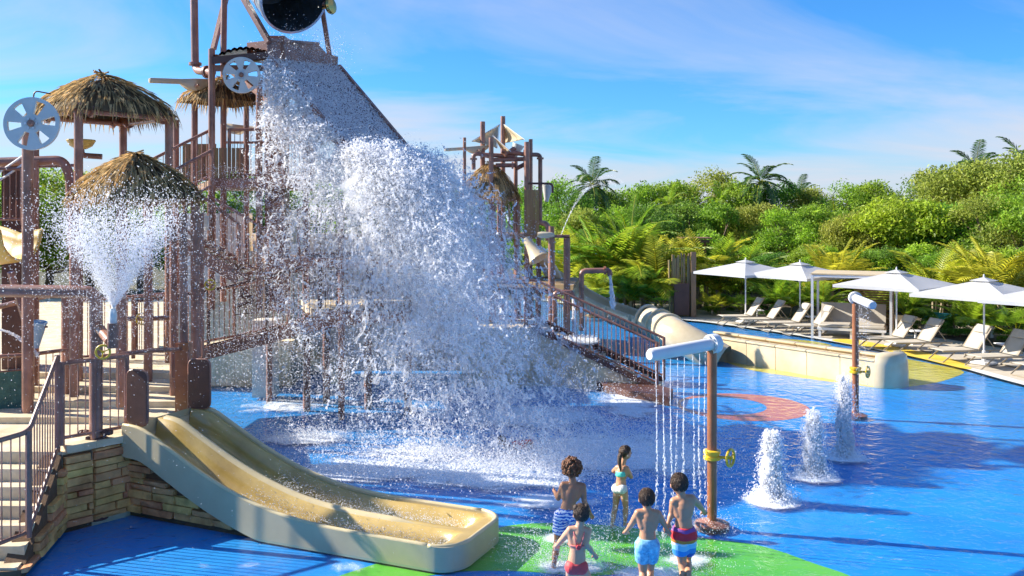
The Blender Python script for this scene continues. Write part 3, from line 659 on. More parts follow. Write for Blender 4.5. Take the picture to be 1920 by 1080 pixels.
# long beige scoop with a paddle shape
def scoop(label, a, b, w, r0, parent_loc):
    t = thing('paddle_scoop', label, 'scoop', parent_loc, 'tipping paddle scoops'); d = (b-a).normalized(); s = V((-d.y, d.x, 0)).normalized(); L = (b-a).length; m = MB(); prof = []
    for k in range(25):
        f = k/24; wd = .07 if f < .5 else .07+(w-.07)*min(1, (f-.5)/.2); dp = .05 if f < .5 else .05+.14*math.sin(math.pi*min(1, (f-.5)/.5))
        c = a+d*L*f; prof.append([c-s*wd+V((0, 0, .05)), c-s*wd*.6+V((0, 0, -dp)), c+s*wd*.6+V((0, 0, -dp)), c+s*wd+V((0, 0, .05))])
    m.add([v for r_ in prof for v in r_], [(i*4+k, (i+1)*4+k, (i+1)*4+k+1, i*4+k+1) for i in range(24) for k in range(3)]+[(96, 97, 98, 99)])
    o = m.build('trough', 'beige', t, 40); md = o.modifiers.new('s', 'SOLIDIFY'); md.thickness = .02
    c = a+d*L*.72; MB().tube([c-s*.35-V((0, 0, .1)), c+s*.35-V((0, 0, .1))], .025, 8).build('pivot', 'brown', t)
    return t
scoop('beige paddle shaped scoop sticking out left of the tower roof', P(280, 151, 19.4), P(392, 155, 20.2), .22, 0, P(380, 150, 20))
scoop('beige paddle shaped scoop on the far tower, left of its sails', P(834, 281, 30.4), P(912, 276, 31.2), .22, 0, P(890, 280, 31))
sc3 = scoop('small beige scoop seen behind the bucket tower railing', P(496, 243, 22.6), P(425, 236, 22.9), .2, 0, P(440, 240, 22.8))
# tipping bucket
bd = V((.56, -.66, -.5)).normalized(); bc = P(550, -2, 19.6); bk = thing('tipping_bucket', 'huge metal tipping bucket pouring water at the top of the tower', 'bucket', bc)
rb = .74
MB().lathe([(rb*.82, -1.35), (rb*.9, -.9), (rb*.97, -.2), (rb, 0), (rb*1.04, .0), (rb*1.04, .06), (rb*.97, .06)], bc, bd, 40, False).build('shell', 'silver', bk)
MB().lathe([(rb*.97, .055), (rb*.95, -.2), (rb*.88, -.9), (rb*.8, -1.3), (.01, -1.32)], bc, bd, 40, False).build('inside', 'bucket_in', bk)
hp = MB(); hp.lathe([(rb*.99, -.42), (rb*1.0, -.36), (rb*.985, -.36)], bc, bd, 40, False); hp.build('hoop', 'brown', bk)
sx = V((.8, .58, 0)).normalized(); e = P(616, 12, 20.0)
MB().lathe([(.03, -.15), (.05, -.02), (.16, .0), (.19, .05), (.17, .1), (.06, .13)], e, V((.9, -.35, .1)), 24).build('pivot_cap', 'gold', bk)
MB().tube([bc+sx*.7, e], .06, 10).build('pivot', 'brown', bk)

# railings of the tower and bridge
def rail_thing(label, base, **k):
    base = [V(p) for p in base]; t = thing('railing', label, 'railing', base[0], 'brown baluster railings'); railing(t, base, **k); return t
rail_thing('brown railing round the upper deck below the tower roof', [V((*pxy(430, 18.95).xy, 5.0)), V((*pxy(572, 18.95).xy, 5.0)), V((*pxy(588, 22.4).xy, 5.0)), V((*pxy(420, 22.4).xy, 5.0))])
rail_thing('brown stair railing slanting down left from the upper deck', [P(398, 336, 19.0), P(318, 378, 18.6), P(270, 404, 18.4)])
rail_thing('second brown stair railing just above the low pavilion', [P(398, 356, 18.2), P(330, 394, 17.9)], h=.8)
rail_thing('brown railing of the middle deck behind the falling water', [V((*pxy(560, 18.95).xy, 3.35)), V((*pxy(758, 19.45).xy, 3.35)), V((*pxy(768, 22.4).xy, 3.35))])
br = thing('footbridge', 'sloping beige footbridge leading from the terrace to the tower', 'bridge', (-6, 19, 1))
ba = [V((-7.6, 18.3, 1.34)), V((*pxy(390, 18.9).xy, 1.5)), V((*pxy(500, 19.1).xy, 1.78)), V((*pxy(600, 19.2).xy, 2.08)), V((*pxy(690, 19.2).xy, 2.22))]
m = MB()
for a, b in zip(ba[:-1], ba[1:]):
    o_ = V((.1, 1.5, 0)); m.add([a, b, b+o_, a+o_, a-V((0, 0, .12)), b-V((0, 0, .12)), b+o_-V((0, 0, .12)), a+o_-V((0, 0, .12))], [(0, 1, 2, 3), (7, 6, 5, 4), (0, 4, 5, 1), (3, 2, 6, 7)])
m.build('deck', 'step', br, False)
for a, b in zip(ba[:-1], ba[1:]): MB().bar(a-V((0, .04, .1)), b-V((0, .04, .1)), .08, .26).build('girder', 'brown', br, False)
for px, Y in ((505, 20.8),):
    a = pxy(px, Y); MB().tube([V((a.x, a.y, POOLZ)), V((a.x, a.y, 1.6))], .07, 10).build('pier', 'brown', br)
rail_thing('near railing of the sloping footbridge, with a cut out figure panel', [p+V((0, .03, 0)) for p in ba], h=1.18, low=.04, m='brown_dark')
rail_thing('far railing of the sloping footbridge', [p+V((.1, 1.45, 0)) for p in ba], h=1.15, low=.04)
rail_thing('right end railing of the lower tower deck behind the water', [V((*pxy(690, 19.25).xy, 2.23)), V((*pxy(766, 19.25).xy, 2.24)), V((*pxy(769, 22.2).xy, 2.24))], h=1.1)
# cut-out panel with a figure mark, hung on the bridge railing
cp = thing('figure_panel', 'small wire panel with dark figure cut-out on bridge railing', 'panel', P(463, 590, 18.95))
def pp(x, y): return P(x, y, 18.96)
fr_ = [pp(441, 541), pp(484, 534), pp(484, 586), pp(441, 590)]
MB().tube(fr_, .014, 6, False, True).build('frame', 'brown_dark', cp)
for k in range(1, 8): MB().tube([fr_[0].lerp(fr_[1], k/8), fr_[3].lerp(fr_[2], k/8)], .004, 4).build('wire', 'brown_dark', cp)
for k in range(1, 8): MB().tube([fr_[0].lerp(fr_[3], k/8), fr_[1].lerp(fr_[2], k/8)], .004, 4).build('wire', 'brown_dark', cp)
MB().tube([pp(454, 540), pp(452, 556), pp(460, 558), pp(470, 556), pp(474, 562), pp(470, 568), pp(458, 569), pp(448, 573), pp(446, 577)], .04, 8).build('figure', 'brown_dark', cp)
# stair flight descending to the right behind the spray
st = thing('tower_stair', 'brown stair flight slanting down behind the fan spray', 'stairs', P(400, 500, 18))
s0, s1 = P(338, 455, 17.8), P(448, 522, 18.3)
for dy in (0, .9): MB().bar(s0+V((0, dy, 0)), s1+V((0, dy, 0)), .08, .26).build('stringer', 'brown', st, False)
for k in range(8):
    p_ = s0.lerp(s1, (k+.5)/8); MB().box(p_+V((0, .45, .08)), (.24, .86, .04)).build('tread', 'step', st, False)
rail_thing('brown railing of the stair flight behind the fan spray', [s0+V((.1, 0, .15)), s1+V((0, 0, .1))], h=1.0)
rail_thing('upper parallel railing of the stair flight behind the spray', [P(392, 462, 18.8), P(505, 527, 19.1)], h=1.05)

# ---- left pipe frames around the spray cannon
pf = thing('cannon_post', 'thick brown post with a pipe arm at the stone wall corner', 'post', G(180, 972))
b0 = G(180, 971); pt_ = P(172, 548, b0.y)
MB().tube(elbow([V((b0.x, b0.y, 0)), V((b0.x, b0.y, pt_.z)), V((b0.x-1.8, b0.y+.1, pt_.z+.02))], .16, 6), .09, 12).build('pipe', 'brown', pf)
for z_f, r_f in ((.02, .17), (1.12, .14)): f_ = MB(); flange(f_, V((b0.x, b0.y, z_f)), (0, 0, 1), r_f, .05); f_.build('flange', 'brown_dark', pf)
cl = MB()
for sx_ in (-1, 1):
    for k in range(8):
        a = k*math.pi/4; cl.ell(V((b0.x+sx_*.17+.05*math.cos(a), b0.y-.02+.05*math.sin(a), PZ+.16)), .035, 8, 5)
cl.build('clamp', 'brown_dark', pf)
cn_ = thing('water_cannon', 'copper coloured water cannon pipe aiming straight up', 'water cannon', P(205, 640, 12.6))
ca_, cb_ = V((b0.x+.05, b0.y-.02, P(0, 618, 12.6).z)), P(207, 640, 12.3)
MB().tube([ca_, cb_], .068, 14).build('arm', 'brown_lit', cn_)
nz_ = P(213, 582, 12.3); MB().tube([P(211, 652, 12.3), P(212, 606, 12.3)], .075, 14).build('barrel', 'brown', cn_)
MB().lathe([(.05, 0), (.05, .12), (.035, .2)], P(212, 606, 12.3), (0, 0, 1), 14).build('nozzle', 'grey_blue', cn_)
def hand_wheel(parent, c, d, r, name='valve_wheel'):
    x, y = basis(V(d)); m = MB(); m.tube([c+(x*math.cos(a)+y*math.sin(a))*r for a in [2*math.pi*k/20 for k in range(20)]], r*.17, 8, False, True)
    for k in range(3): a = 2*math.pi*k/3+.4; m.tube([c, c+(x*math.cos(a)+y*math.sin(a))*r], r*.1, 6)
    m.lathe([(r*.2, -.02), (r*.2, .03)], c, d, 10); return m.build(name, 'yellow', parent)
hand_wheel(cn_, P(193, 660, 12.25), (.2, -1, 0), .09)
rail_thing('brown railing down the side of the corner stairs', [W1+V((-.06, 0, PZ)), W1.lerp(W0, .72)+V((-.06, 0, .3)), W1.lerp(W0, .72)+V((-.55, -.7, .22))], h=1.3, low=.06)
rail_thing('brown railing on the stone wall beside the cannon post', [W1+V((-.02, .04, PZ+.08)), W2+V((0, .05, PZ+.08)), W3+V((0, .06, PZ+.08))], h=1.12, low=.1, endpost=True)
gp = thing('slide_gate', 'square brown post and grab rails behind the slide top', 'gate', V((-5.15, 14.35, 1.0)))
pb = P(345, 700, 14.35)
MB().box((pb.x, pb.y, 1.0+.62), (.21, .2, 1.28)).build('base_post', 'brown_lit', gp, False)
MB().tube([V((pb.x, pb.y, 2.2)), P(343, 400, 14.35)], .065, 12).build('post', 'brown', gp)
MB().tube([V((pb.x+.1, pb.y-.09, 1.05)), V((pb.x+.1, pb.y-.09, 2.15))], .018, 6).build('conduit', 'brown', gp)
MB().tube(elbow([W2+V((0, .1, PZ+1.2)), W3+V((.05, .3, PZ+1.22)), V((pb.x, pb.y, 2.16))], .3), .035, 8).build('top_rail', 'brown', gp)
for sx_, sy_ in ((-.13, 0), (.2, .1)):
    q = V((pb.x+sx_, pb.y+sy_, 2.0)); MB().tube(elbow([q+V((0, 0, -.3 if sx_ < 0 else .0)), q+V((-.06 if sx_ < 0 else .06, 0, -.3 if sx_ < 0 else 0)), q+V((-.06 if sx_ < 0 else .06, 0, .35)), q+V((0, 0, .35))], .05), .016, 6).build('grab_rail', 'brown', gp)
for px, y0, Y in ((325, 420, 15.2), (373, 400, 15.6)):
    t_ = thing('steel_post', 'slim brown post left of the slide gate' if px == 325 else 'brown post right of the slide gate with a yellow valve', 'post', to_ground(pxy(px, Y), 1.1)); upright('shaft', px, y0, Y, t_, .085 if px > 350 else .06, 1.0)
    if px > 350:
        hand_wheel(t_, P(394, 534, Y-.15), (.2, -1, .1), .085); MB().tube([P(373, 536, Y), P(392, 534, Y-.12)], .03, 8).build('valve_stem', 'brown', t_)
lf = thing('pipe_rack', 'brown pipe rack with posts at the left edge of the terrace', 'pipe rack', to_ground(pxy(60, 15.5), 1.1))
for px, y0, Y in ((62, 300, 15.6), (125, 545, 15.4)):
    upright('post', px, y0, Y, lf, .085, 1.0)
MB().tube(elbow([P(-60, 306, 16.4), P(118, 300, 16.4), P(132, 330, 16.4), P(134, 470, 16.4)], .25), .085, 12).build('arch_pipe', 'brown', lf)
MB().tube([P(70, 312, 16.9), P(140, 310, 16.9)], .03, 8).build('cross_pipe', 'brown', lf)
MB().tube(elbow([P(-40, 585, 16), P(60, 560, 16), P(125, 548, 15.5)], .2), .045, 8).build('cross_pipe', 'brown', lf)
for k, (px, py) in enumerate(((265, 600), (255, 578))):
    pass
hand_wheel(lf, P(266, 598, 16.2), (.1, -1, 0), .1); MB().tube([P(240, 598, 16.4), P(330, 596, 16.4)], .045, 8).build('valve_pipe', 'brown', lf)
rail_thing('brown railing across the back of the terrace at the left edge', [P(-60, 800, 14.6), P(60, 790, 14.9), P(125, 778, 15.3)], h=1.1)
rail_thing('brown railing behind the cannon, in front of the bridge foot', [P(132, 680, 17.6), P(250, 672, 17.6), P(330, 664, 17.8)], h=1.2)
rail_thing('brown railing high at the far left behind the reel post', [P(-50, 420, 16.2), P(42, 422, 16.2)], h=1.0)
gn = thing('green_screen', 'dark green mesh screen panel behind the left railing', 'screen', P(20, 800, 14.5))
q = [P(-60, 812, 14.5), P(54, 800, 14.7), P(54, 692, 14.7), P(-60, 702, 14.5)]
MB().add(q+[p+V((0, .03, 0)) for p in q], [(0, 1, 2, 3), (7, 6, 5, 4)]+[(i, 4+i, 4+(i+1) % 4, (i+1) % 4) for i in range(4)]).build('mesh_panel', 'green_net', gn, False)
MB().tube(q, .02, 6, False, True).build('frame', 'brown', gn)
bcol = thing('service_column', 'broad brown square column at the far left edge', 'column', to_ground(pxy(30, 16.8), 1.0))
MB().box((pxy(31, 16.8).x, 16.8, 3.1), (.42, .42, 4.2), R(20)).build('shaft', 'brown_dark', bcol, False)
for dy in (0, 10): MB().tube([P(0, 322+dy*1.6, 16.2), P(46, 290+dy*1.6, 16.2)], .02, 6).build('handrail', 'white', bcol)
# yellow chute at the left border
ch = thing('yellow_chute', 'yellow fibreglass slide chute cut off by the left edge', 'slide', P(0, 510, 15))
m = MB(); path = [P(-130, 395, 15.6), P(-60, 440, 15.2), P(-10, 452, 14.9), P(42, 440, 14.8)]
path = [V((*(smooth_poly([p.xy for p in path], 6)[i]), 0)) for i in range(19)]; zz_ = np.interp(np.linspace(0, 3, 19), [0, 1, 2, 3], [4.35, 3.95, 3.82, 3.9]); rows = []
for i, p in enumerate(path):
    d = (path[min(18, i+1)]-path[max(0, i-1)]).normalized(); s = V((-d.y, d.x, 0)); rows.append([p+s*.5*math.cos(a)+V((0, 0, zz_[i]-.5*math.sin(a)+.12)) for a in [math.pi*k/12 for k in range(13)]])
m.add([v for r_ in rows for v in r_], [(i*13+k, (i+1)*13+k, (i+1)*13+k+1, i*13+k+1) for i in range(18) for k in range(12)])
o = m.build('trough', 'bowl', ch, 'all'); md = o.modifiers.new('s', 'SOLIDIFY'); md.thickness = .03
for j in (0, 12): MB().tube([r_[j] for r_ in rows], .03, 8).build('rolled_rim', 'bowl', ch)
MB().tube([P(20, 510, 14.9), P(60, 640, 15.2)], .06, 8).build('strut', 'brown', ch)
bw = thing('water_bowl', 'shallow yellow bowl on an elbow pipe beside the tall pavilion', 'bowl', P(152, 290, 17.4))
c = P(152, 264, 17.4); MB().lathe([(.02, -.16), (.1, -.16), (.2, -.1), (.26, 0), (.255, .02), (.18, -.07), (.02, -.1)], c, (0, 0, 1), 28, False).build('bowl', 'bowl', bw)
MB().tube(elbow([c-V((0, 0, .14)), c+V((.02, 0, -.28)), c+V((.36, .1, -.3))], .12), .055, 10).build('elbow_pipe', 'brown', bw)
def cone_bucket(label, c, r, h, tilt, m='blue_cone'):
    t = thing('cone_bucket', label, 'bucket', c, 'small tipping cone buckets'); d = V((math.sin(tilt), -.1, math.cos(tilt)))
    MB().lathe([(r*.35, -h), (r, 0), (r*.93, 0), (r*.3, -h*.95), (.005, -h*.95)], c, d, 24, False).build('cone', m, t); MB().tube([c-V((r*1.15, 0, .06)), c+V((r*1.15, 0, -.06))], .018, 6).build('pivot', 'brown', t)
    MB().lathe([(r, -.01), (r*1.06, 0), (r*1.06, .025), (r*.95, .025)], c, d, 24, False).build('rim', m, t); return t
cone_bucket('pale blue cone bucket behind the left railing', P(72, 606, 15.0), .13, .42, .15)
cone_bucket('small pale blue cone bucket above the stair flight', P(385, 408, 18.5), .12, .26, -.1, 'grey_blue')
cone_bucket('tilted grey cone bucket among the far tower pipes', P(972, 272, 31), .2, .5, .35, 'grey_blue')
cone_bucket('white cone bucket hanging right of the far tower', P(1027, 348, 31), .19, .55, .08, 'grey_blue')

# ---- far tower
ft = thing('far_tower', 'distant brown pipe tower with masts behind the splash', 'tower', V((0, 31, 0)))
for px, y0, Y, r in ((871, 258, 30.5, .055), (905, 228, 31, .085), (943, 218, 32, .085), (921, 258, 30.3, .08), (988, 266, 30.3, .09), (995, 261, 31.5, .07), (967, 300, 31.5, .07), (1034, 424, 29.0, .09)):
    upright('post', px, y0, Y, ft, r, .2)
for (x0, y0), (x1, y1) in (((905, 290), (965, 293)), ((921, 300), (990, 298)), ((930, 310), (966, 310)), ((940, 282), (985, 290)), ((945, 291), (965, 278)), ((968, 316), (988, 306))):
    MB().tube([P(x0, y0, 30.6), P(x1, y1, 30.8)], .075, 10).build('cross_pipe', 'brown', ft)
MB().tube(elbow([P(888, 318, 30.4), P(888, 291, 30.4), P(895, 288, 30.4), P(920, 294, 30.4)], .2), .07, 10).build('bent_pipe', 'brown', ft)
MB().tube(elbow([P(996, 290, 30.6), P(1013, 290, 30.6), P(1013, 420, 30.6)], .22), .075, 10).build('bent_pipe', 'brown', ft)
MB().tube(elbow([P(990, 344, 30.2), P(1036, 344, 30.2), P(1036, 362, 30.2)], .12), .035, 8).build('hook_pipe', 'brown_dark', ft)
MB().tube(elbow([P(990, 417, 30.2), P(1028, 418, 30.0), P(1028, 450, 29.8)], .25), .09, 10).build('bent_pipe', 'brown', ft)
for px, py in ((888, 298), (1013, 297), (983, 298), (984, 312), (961, 310), (983, 287)): f_ = MB(); flange(f_, P(px, py, 30.5), (0, 0, 1) if px in (888, 1013) else (1, 0, 0), .12, .06); f_.build('flange', 'brown', ft)
deck_slab('deck', [pxy(868, 30), pxy(1015, 30), pxy(1015, 33.4), pxy(868, 33.4)], 3.6, ft)
deck_slab('lower_deck', [pxy(880, 29.6), pxy(1075, 27.6), pxy(1085, 31), pxy(880, 33)], 2.1, ft)
for k in range(11):
    a = pxy(984+k*2.6, 30.0); MB().box((a.x, a.y, 4.35), (.042, .03, 1.45)).build('board', 'wood', ft, False)
for k in range(12):
    a = pxy(872+k*9.2, 29.95); MB().box((a.x, a.y, 4.1), (.09, .03, .95)).build('board', 'wood', ft, False)
for k in range(4):
    a = pxy(890+k*40, 31); MB().tube([V((a.x, a.y, POOLZ)), V((a.x, a.y, 3.5))], .09, 10).build('pier', 'brown', ft)
def sail(label, a, b, c):
    t = thing('shade_sail', label, 'sail', a, 'cream shade sails'); m = MB(); n = 10; vs_ = []; ix = {}
    cen = (a+b+c)/3
    for i in range(n+1):
        for j in range(n+1-i):
            u, v = i/n, j/n; p = a+(b-a)*u+(c-a)*v; k = 27*u*v*(1-u-v); e = min(u, v, 1-u-v); p = p+(cen-p)*(.1*(1-min(1, e*6)))*(1 if min(max(u, v, 1-u-v), .98) < .97 else 0)+V((0, .18*k, 0)); ix[i, j] = len(vs_); vs_.append(p)
    fs_ = [(ix[i, j], ix[i+1, j], ix[i, j+1]) for i in range(n) for j in range(n-i)]+[(ix[i+1, j], ix[i+1, j+1], ix[i, j+1]) for i in range(n) for j in range(n-i-1)]
    o = m.add(vs_, fs_).build('cloth', 'sail', t, 'all'); md = o.modifiers.new('s', 'SOLIDIFY'); md.thickness = .015
    MB().tube([a, b], .012, 5).build('rope', 'white', t); MB().tube([a, c], .012, 5).build('rope', 'white', t); return t
sail('left cream triangular sail on the far tower', P(937, 233, 31.8), P(884, 265, 30.8), P(932, 278, 30.9))
sail('right cream triangular sail on the far tower', P(945, 233, 31.9), P(984, 262, 31.0), P(942, 270, 32.3))
sl3 = sail('narrow tilted cream sail strip below the two far sails', P(924, 254, 30.6), P(958, 284, 30.2), P(944, 286, 30.9))
# pipe arches right of the splash
ar = thing('pipe_arch', 'brown two post pipe arch with a beige nozzle, right of splash', 'pipe arch', to_ground(pxy(1050, 27)))
for px in (1034, 1063): upright('post', px, 446, 27.0, ar, .1, 0)
MB().tube([P(1018, 443, 27.0), P(1068, 443, 27.0)], .05, 10).build('top_bar', 'brown', ar)
MB().lathe([(.07, 0), (.1, .1), (.1, .4), (.06, .5)], P(1008, 440, 27.0), (1, 0, -.05), 14).build('nozzle', 'beige', ar)
a2 = thing('water_spout', 'bent brown pipe spout pouring water over the slide', 'spout', to_ground(pxy(1090, 28.5), 1))
MB().tube(elbow([P(1090, 620, 28.5), P(1090, 508, 28.5), P(1142, 507, 28.5), P(1144, 516, 28.4)], .16), .085, 12).build('pipe', 'brown', a2)
f_ = MB(); flange(f_, P(1134, 507, 28.5), (1, 0, 0), .13, .07); f_.build('flange', 'brown_lit', a2)
a3 = thing('water_spout', 'short brown pipe dropping water beside the far stairs', 'spout', to_ground(pxy(1066, 25)))
MB().tube(elbow([P(1040, 680, 25), P(1040, 548, 25), P(1072, 548, 25), P(1074, 556, 25)], .14), .07, 10).build('pipe', 'brown', a3)
cd = thing('mushroom_dish', 'round water covered dish on a stem beside the far stairs', 'water feature', to_ground(P(1075, 640, 23.2)))
c = P(1075, 640, 23.2); MB().lathe([(.02, -.12), (.2, -.1), (.62, -.02), (.64, .02), (.5, .04), (.02, .07)], c, (0, 0, 1), 32, False).build('dish', 'grey_blue', cd); MB().tube([V((c.x, c.y, POOLZ)), c], .06, 10).build('stem', 'brown', cd)
# beige bell of a slide behind the splash
bl = thing('slide_bell', 'pale beige flared slide mouth right behind the splash', 'slide', P(1000, 470, 29))
MB().lathe([(.12, -.4), (.16, -.1), (.24, .2), (.33, .4), (.3, .42), (.2, .2), (.12, -.1)], P(998, 466, 29), V((.5, -.35, -.8)), 24, False).build('bell', 'beige', bl)
# right stairs
rs_ = thing('far_stairs', 'brown sided stairs with twin railings right of the splash', 'stairs', G(1225, 748))
e0, e1 = G(1232, 734), P(985, 612, 23.0); dir_ = (e1-e0); hor = V((dir_.x, dir_.y, 0)).normalized(); sd_ = V((-hor.y, hor.x, 0))
if sd_.y < 0: sd_ = -sd_
WD = .95; nst = 9
for k in range(nst):
    p_ = e0.lerp(e1, (k+.5)/nst); 
    MB().add([V((*(e0.lerp(e1, k/nst)+sd_*s).xy, z)) for s in (0, WD) for z in (POOLZ, p_.z)]+[V((*(e0.lerp(e1, (k+1)/nst)+sd_*s).xy, z)) for s in (0, WD) for z in (POOLZ, p_.z)], [(0, 1, 3, 2), (4, 6, 7, 5), (0, 4, 5, 1), (2, 3, 7, 6), (1, 5, 7, 3)]).build('step', 'step', rs_, False)
for s in (-.05, WD+.05): MB().bar(e0+sd_*s+V((0, 0, .08)), e1+sd_*s+V((0, 0, .08)), (.06), .14).build('stringer', 'brown_dark', rs_, False)
MB().prism([(e1.x-1.6, e1.y-.3), (e1.x+.1, e1.y-.3), (e1.x+.6, e1.y+1.6), (e1.x-1.6, e1.y+1.6)], POOLZ, e1.z).build('landing', 'step', rs_, False)
MB().prism([G(1085, 716).xy, G(1180, 746).xy, G(1255, 757).xy, G(1262, 742).xy, G(1180, 720).xy, G(1100, 700).xy], POOLZ, .16).build('plinth', 'brown_dark', rs_, False)
rail_thing('near railing of the far stairs', [e1+V((-1.2, 0, .05)), e1+V((0, 0, .05)), e0+V((0, 0, .12))], h=1.05)
rail_thing('rear railing of the far stairs', [e1+sd_*WD+V((-1.2, 0, .05)), e1+sd_*WD+V((0, 0, .05)), e0+sd_*WD+V((0, 0, .12))], h=1.05)
# right body slide: tube and run-out
ts = thing('tube_slide', 'beige tube slide winding down to a long run-out trough', 'slide', G(1500, 700))
path = [P(1005, 466, 31), P(1055, 522, 31.2), P(1120, 566, 30.6), P(1180, 590, 29.6), P(1232, 608, 28.4), P(1272, 630, 27.0), V((6.1, 26.2, .05))]
sp = []
for i in range(len(path)-1):
    p0 = path[max(0, i-1)]; p1 = path[i]; p2 = path[i+1]; p3 = path[min(len(path)-1, i+2)]
    for k in range(8):
        t_ = k/8; sp.append(.5*((2*p1)+(p2-p0)*t_+(2*p0-5*p1+4*p2-p3)*t_*t_+(3*p1-p0-3*p2+p3)*t_**3))
sp.append(path[-1])
def halfpipe(mb, pts, r, a0=-.1, a1=1.1, n=14):
    rows = []
    for i, p in enumerate(pts):
        d = (pts[min(len(pts)-1, i+1)]-pts[max(0, i-1)]); d.z = 0; d.normalize(); s = V((-d.y, d.x, 0)); rows.append([p+s*r*math.cos(math.pi*(a0+(a1-a0)*k/n))-V((0, 0, r*math.sin(math.pi*(a0+(a1-a0)*k/n)))) for k in range(n+1)])
    mb.add([v for q in rows for v in q], [(i*(n+1)+k, (i+1)*(n+1)+k, (i+1)*(n+1)+k+1, i*(n+1)+k+1) for i in range(len(rows)-1) for k in range(n)]); return rows
m = MB(); rows = halfpipe(m, sp[:34], .45); o = m.build('flume', 'beige', ts, 'all'); md = o.modifiers.new('s', 'SOLIDIFY'); md.thickness = .03
for i in (4, 12, 20, 27): MB().tube([rows[i][k]+(rows[i][k]-sp[i]).normalized()*.03 for k in range(15)], .05, 8).build('flange', 'beige', ts)
m = MB(); m.tube(sp[30:], .47, 24, False); o = m.build('tube', 'beige', ts, 'all')
for i in (29, 33, 37):
    i = min(i, len(sp)-1); d = (sp[i]-sp[i-1]).normalized(); MB().lathe([(.46, -.04), (.53, -.03), (.53, .03), (.46, .04)], sp[i], d, 28, False).build('flange', 'beige', ts)
r0, r1 = G(1300, 664), G(1642, 722); r0.z = r1.z = 0; d = (r1-r0).normalized(); nb = V((-d.y, d.x, 0)); nb = nb if nb.y > 0 else -nb; Lr = (r1-r0).length; hh = .62; wd_ = 1.05
def box_along(name, s0_, s1_, o0, o1, z0, z1, m='beige', bev=0):
    p_ = r0+d*(s0_+s1_)/2+nb*(o0+o1)/2; return MB().box((p_.x, p_.y, (z0+z1)/2), (s1_-s0_, o1-o0, z1-z0), math.atan2(d.y, d.x), bev).build(name, m, ts, 30)
nsec = 6
for k in range(nsec):
    box_along('front_panel', Lr*k/nsec+.008, Lr*(k+1)/nsec-.008, 0, .12, -.05, hh-.05)
    box_along('rear_panel', Lr*k/nsec+.008, Lr*(k+1)/nsec-.008, wd_-.12, wd_, -.05, hh-.05)
    box_along('rim', Lr*k/nsec+.003, Lr*(k+1)/nsec-.003, -.04, .2, hh-.048, hh+.02, 'beige', .02)
    box_along('rim', Lr*k/nsec+.003, Lr*(k+1)/nsec-.003, wd_-.2, wd_+.04, hh-.048, hh+.02, 'beige', .02)
fl_ = box_along('trough_floor', 0, Lr, .12, wd_-.12, .05, .3)
# rounded end shell
m = MB(); c = r1+nb*wd_/2; rows = []
for k in range(17):
    a = -math.pi/2+math.pi*k/16; u = d*math.cos(a)*.42-nb*math.sin(a)*(wd_/2+.05)
    rows.append([c+u*1.08+V((0, 0, -.05)), c+u*1.03+V((0, 0, .5)), c+u*.96+V((0, 0, hh+.1)), c+u*.8+V((0, 0, hh+.17)), c+u*.3+V((0, 0, hh+.18))])
m.add([v for q in rows for v in q], [(i*5+k, (i+1)*5+k, (i+1)*5+k+1, i*5+k+1) for i in range(16) for k in range(4)]); m.build('end_shell', 'beige', ts, 60)

# ---- shower posts
def shower(label, base, h, arm, wheel_off):
    t = thing('shower_post', label, 'shower post', base, 'brown shower posts with white spray arms'); b = V((base.x, base.y, POOLZ))
    MB().tube([b, V((b.x, b.y, h))], .068, 16).build('post', 'brown_lit', t)
    MB().lathe([(.24, 0), (.24, .07), (.16, .1), (.09, .12)], b+V((0, 0, .02)), (0, 0, 1), 20).build('base_plate', 'brown', t)
    topp = V((b.x, b.y, h)); ad = (arm-topp).normalized()
    MB().lathe([(.135, -.06), (.135, .06)], topp-ad*.02, ad, 20); fl_s = MB().lathe([(.135, -.06), (.135, .06)], topp-ad*.02, ad, 20).build('flange', 'white', t)
    bo = MB()
    for k in range(8): x, y = basis(ad); a = k*math.pi/4; bo.lathe([(.014, -.085), (.014, .085)], topp-ad*.02+(x*math.cos(a)+y*math.sin(a))*.105, ad, 6)
    bo.build('bolts', 'silver', fl_s)
    MB().tube([topp, arm-ad*.04, arm], [.085, .085, .06], 18).build('spray_arm', 'white', t)
    zc = h*.37+.05; MB().lathe([(.068, -.07), (.12, -.06), (.12, -.02), (.1, -.02), (.1, .02), (.12, .02), (.12, .06), (.07, .07)], V((b.x, b.y, zc)), (0, 0, 1), 20).build('collar', 'yellow', t)
    wc = V((b.x, b.y, zc-.03))+wheel_off; MB().tube([V((b.x, b.y, zc-.03)), wc], .022, 8).build('valve_stem', 'yellow', t); hand_wheel(t, wc, wheel_off.normalized()+V((0, -.55, 0)), .115)
    return topp
sA = G(1335, 985); sB = G(1604, 780)
armA = V((P(1216, 660, 11.8).x, 11.75, 2.46)); topA = shower('near brown shower post with a white arm raining thin streams', sA, 2.5, armA, V((.24, -.06, 0)))
topB = shower('farther brown shower post behind the tallest fountain jet', sB, 2.5, V((7.06, 17.75, 2.5)), V((.24, -.06, 0)))
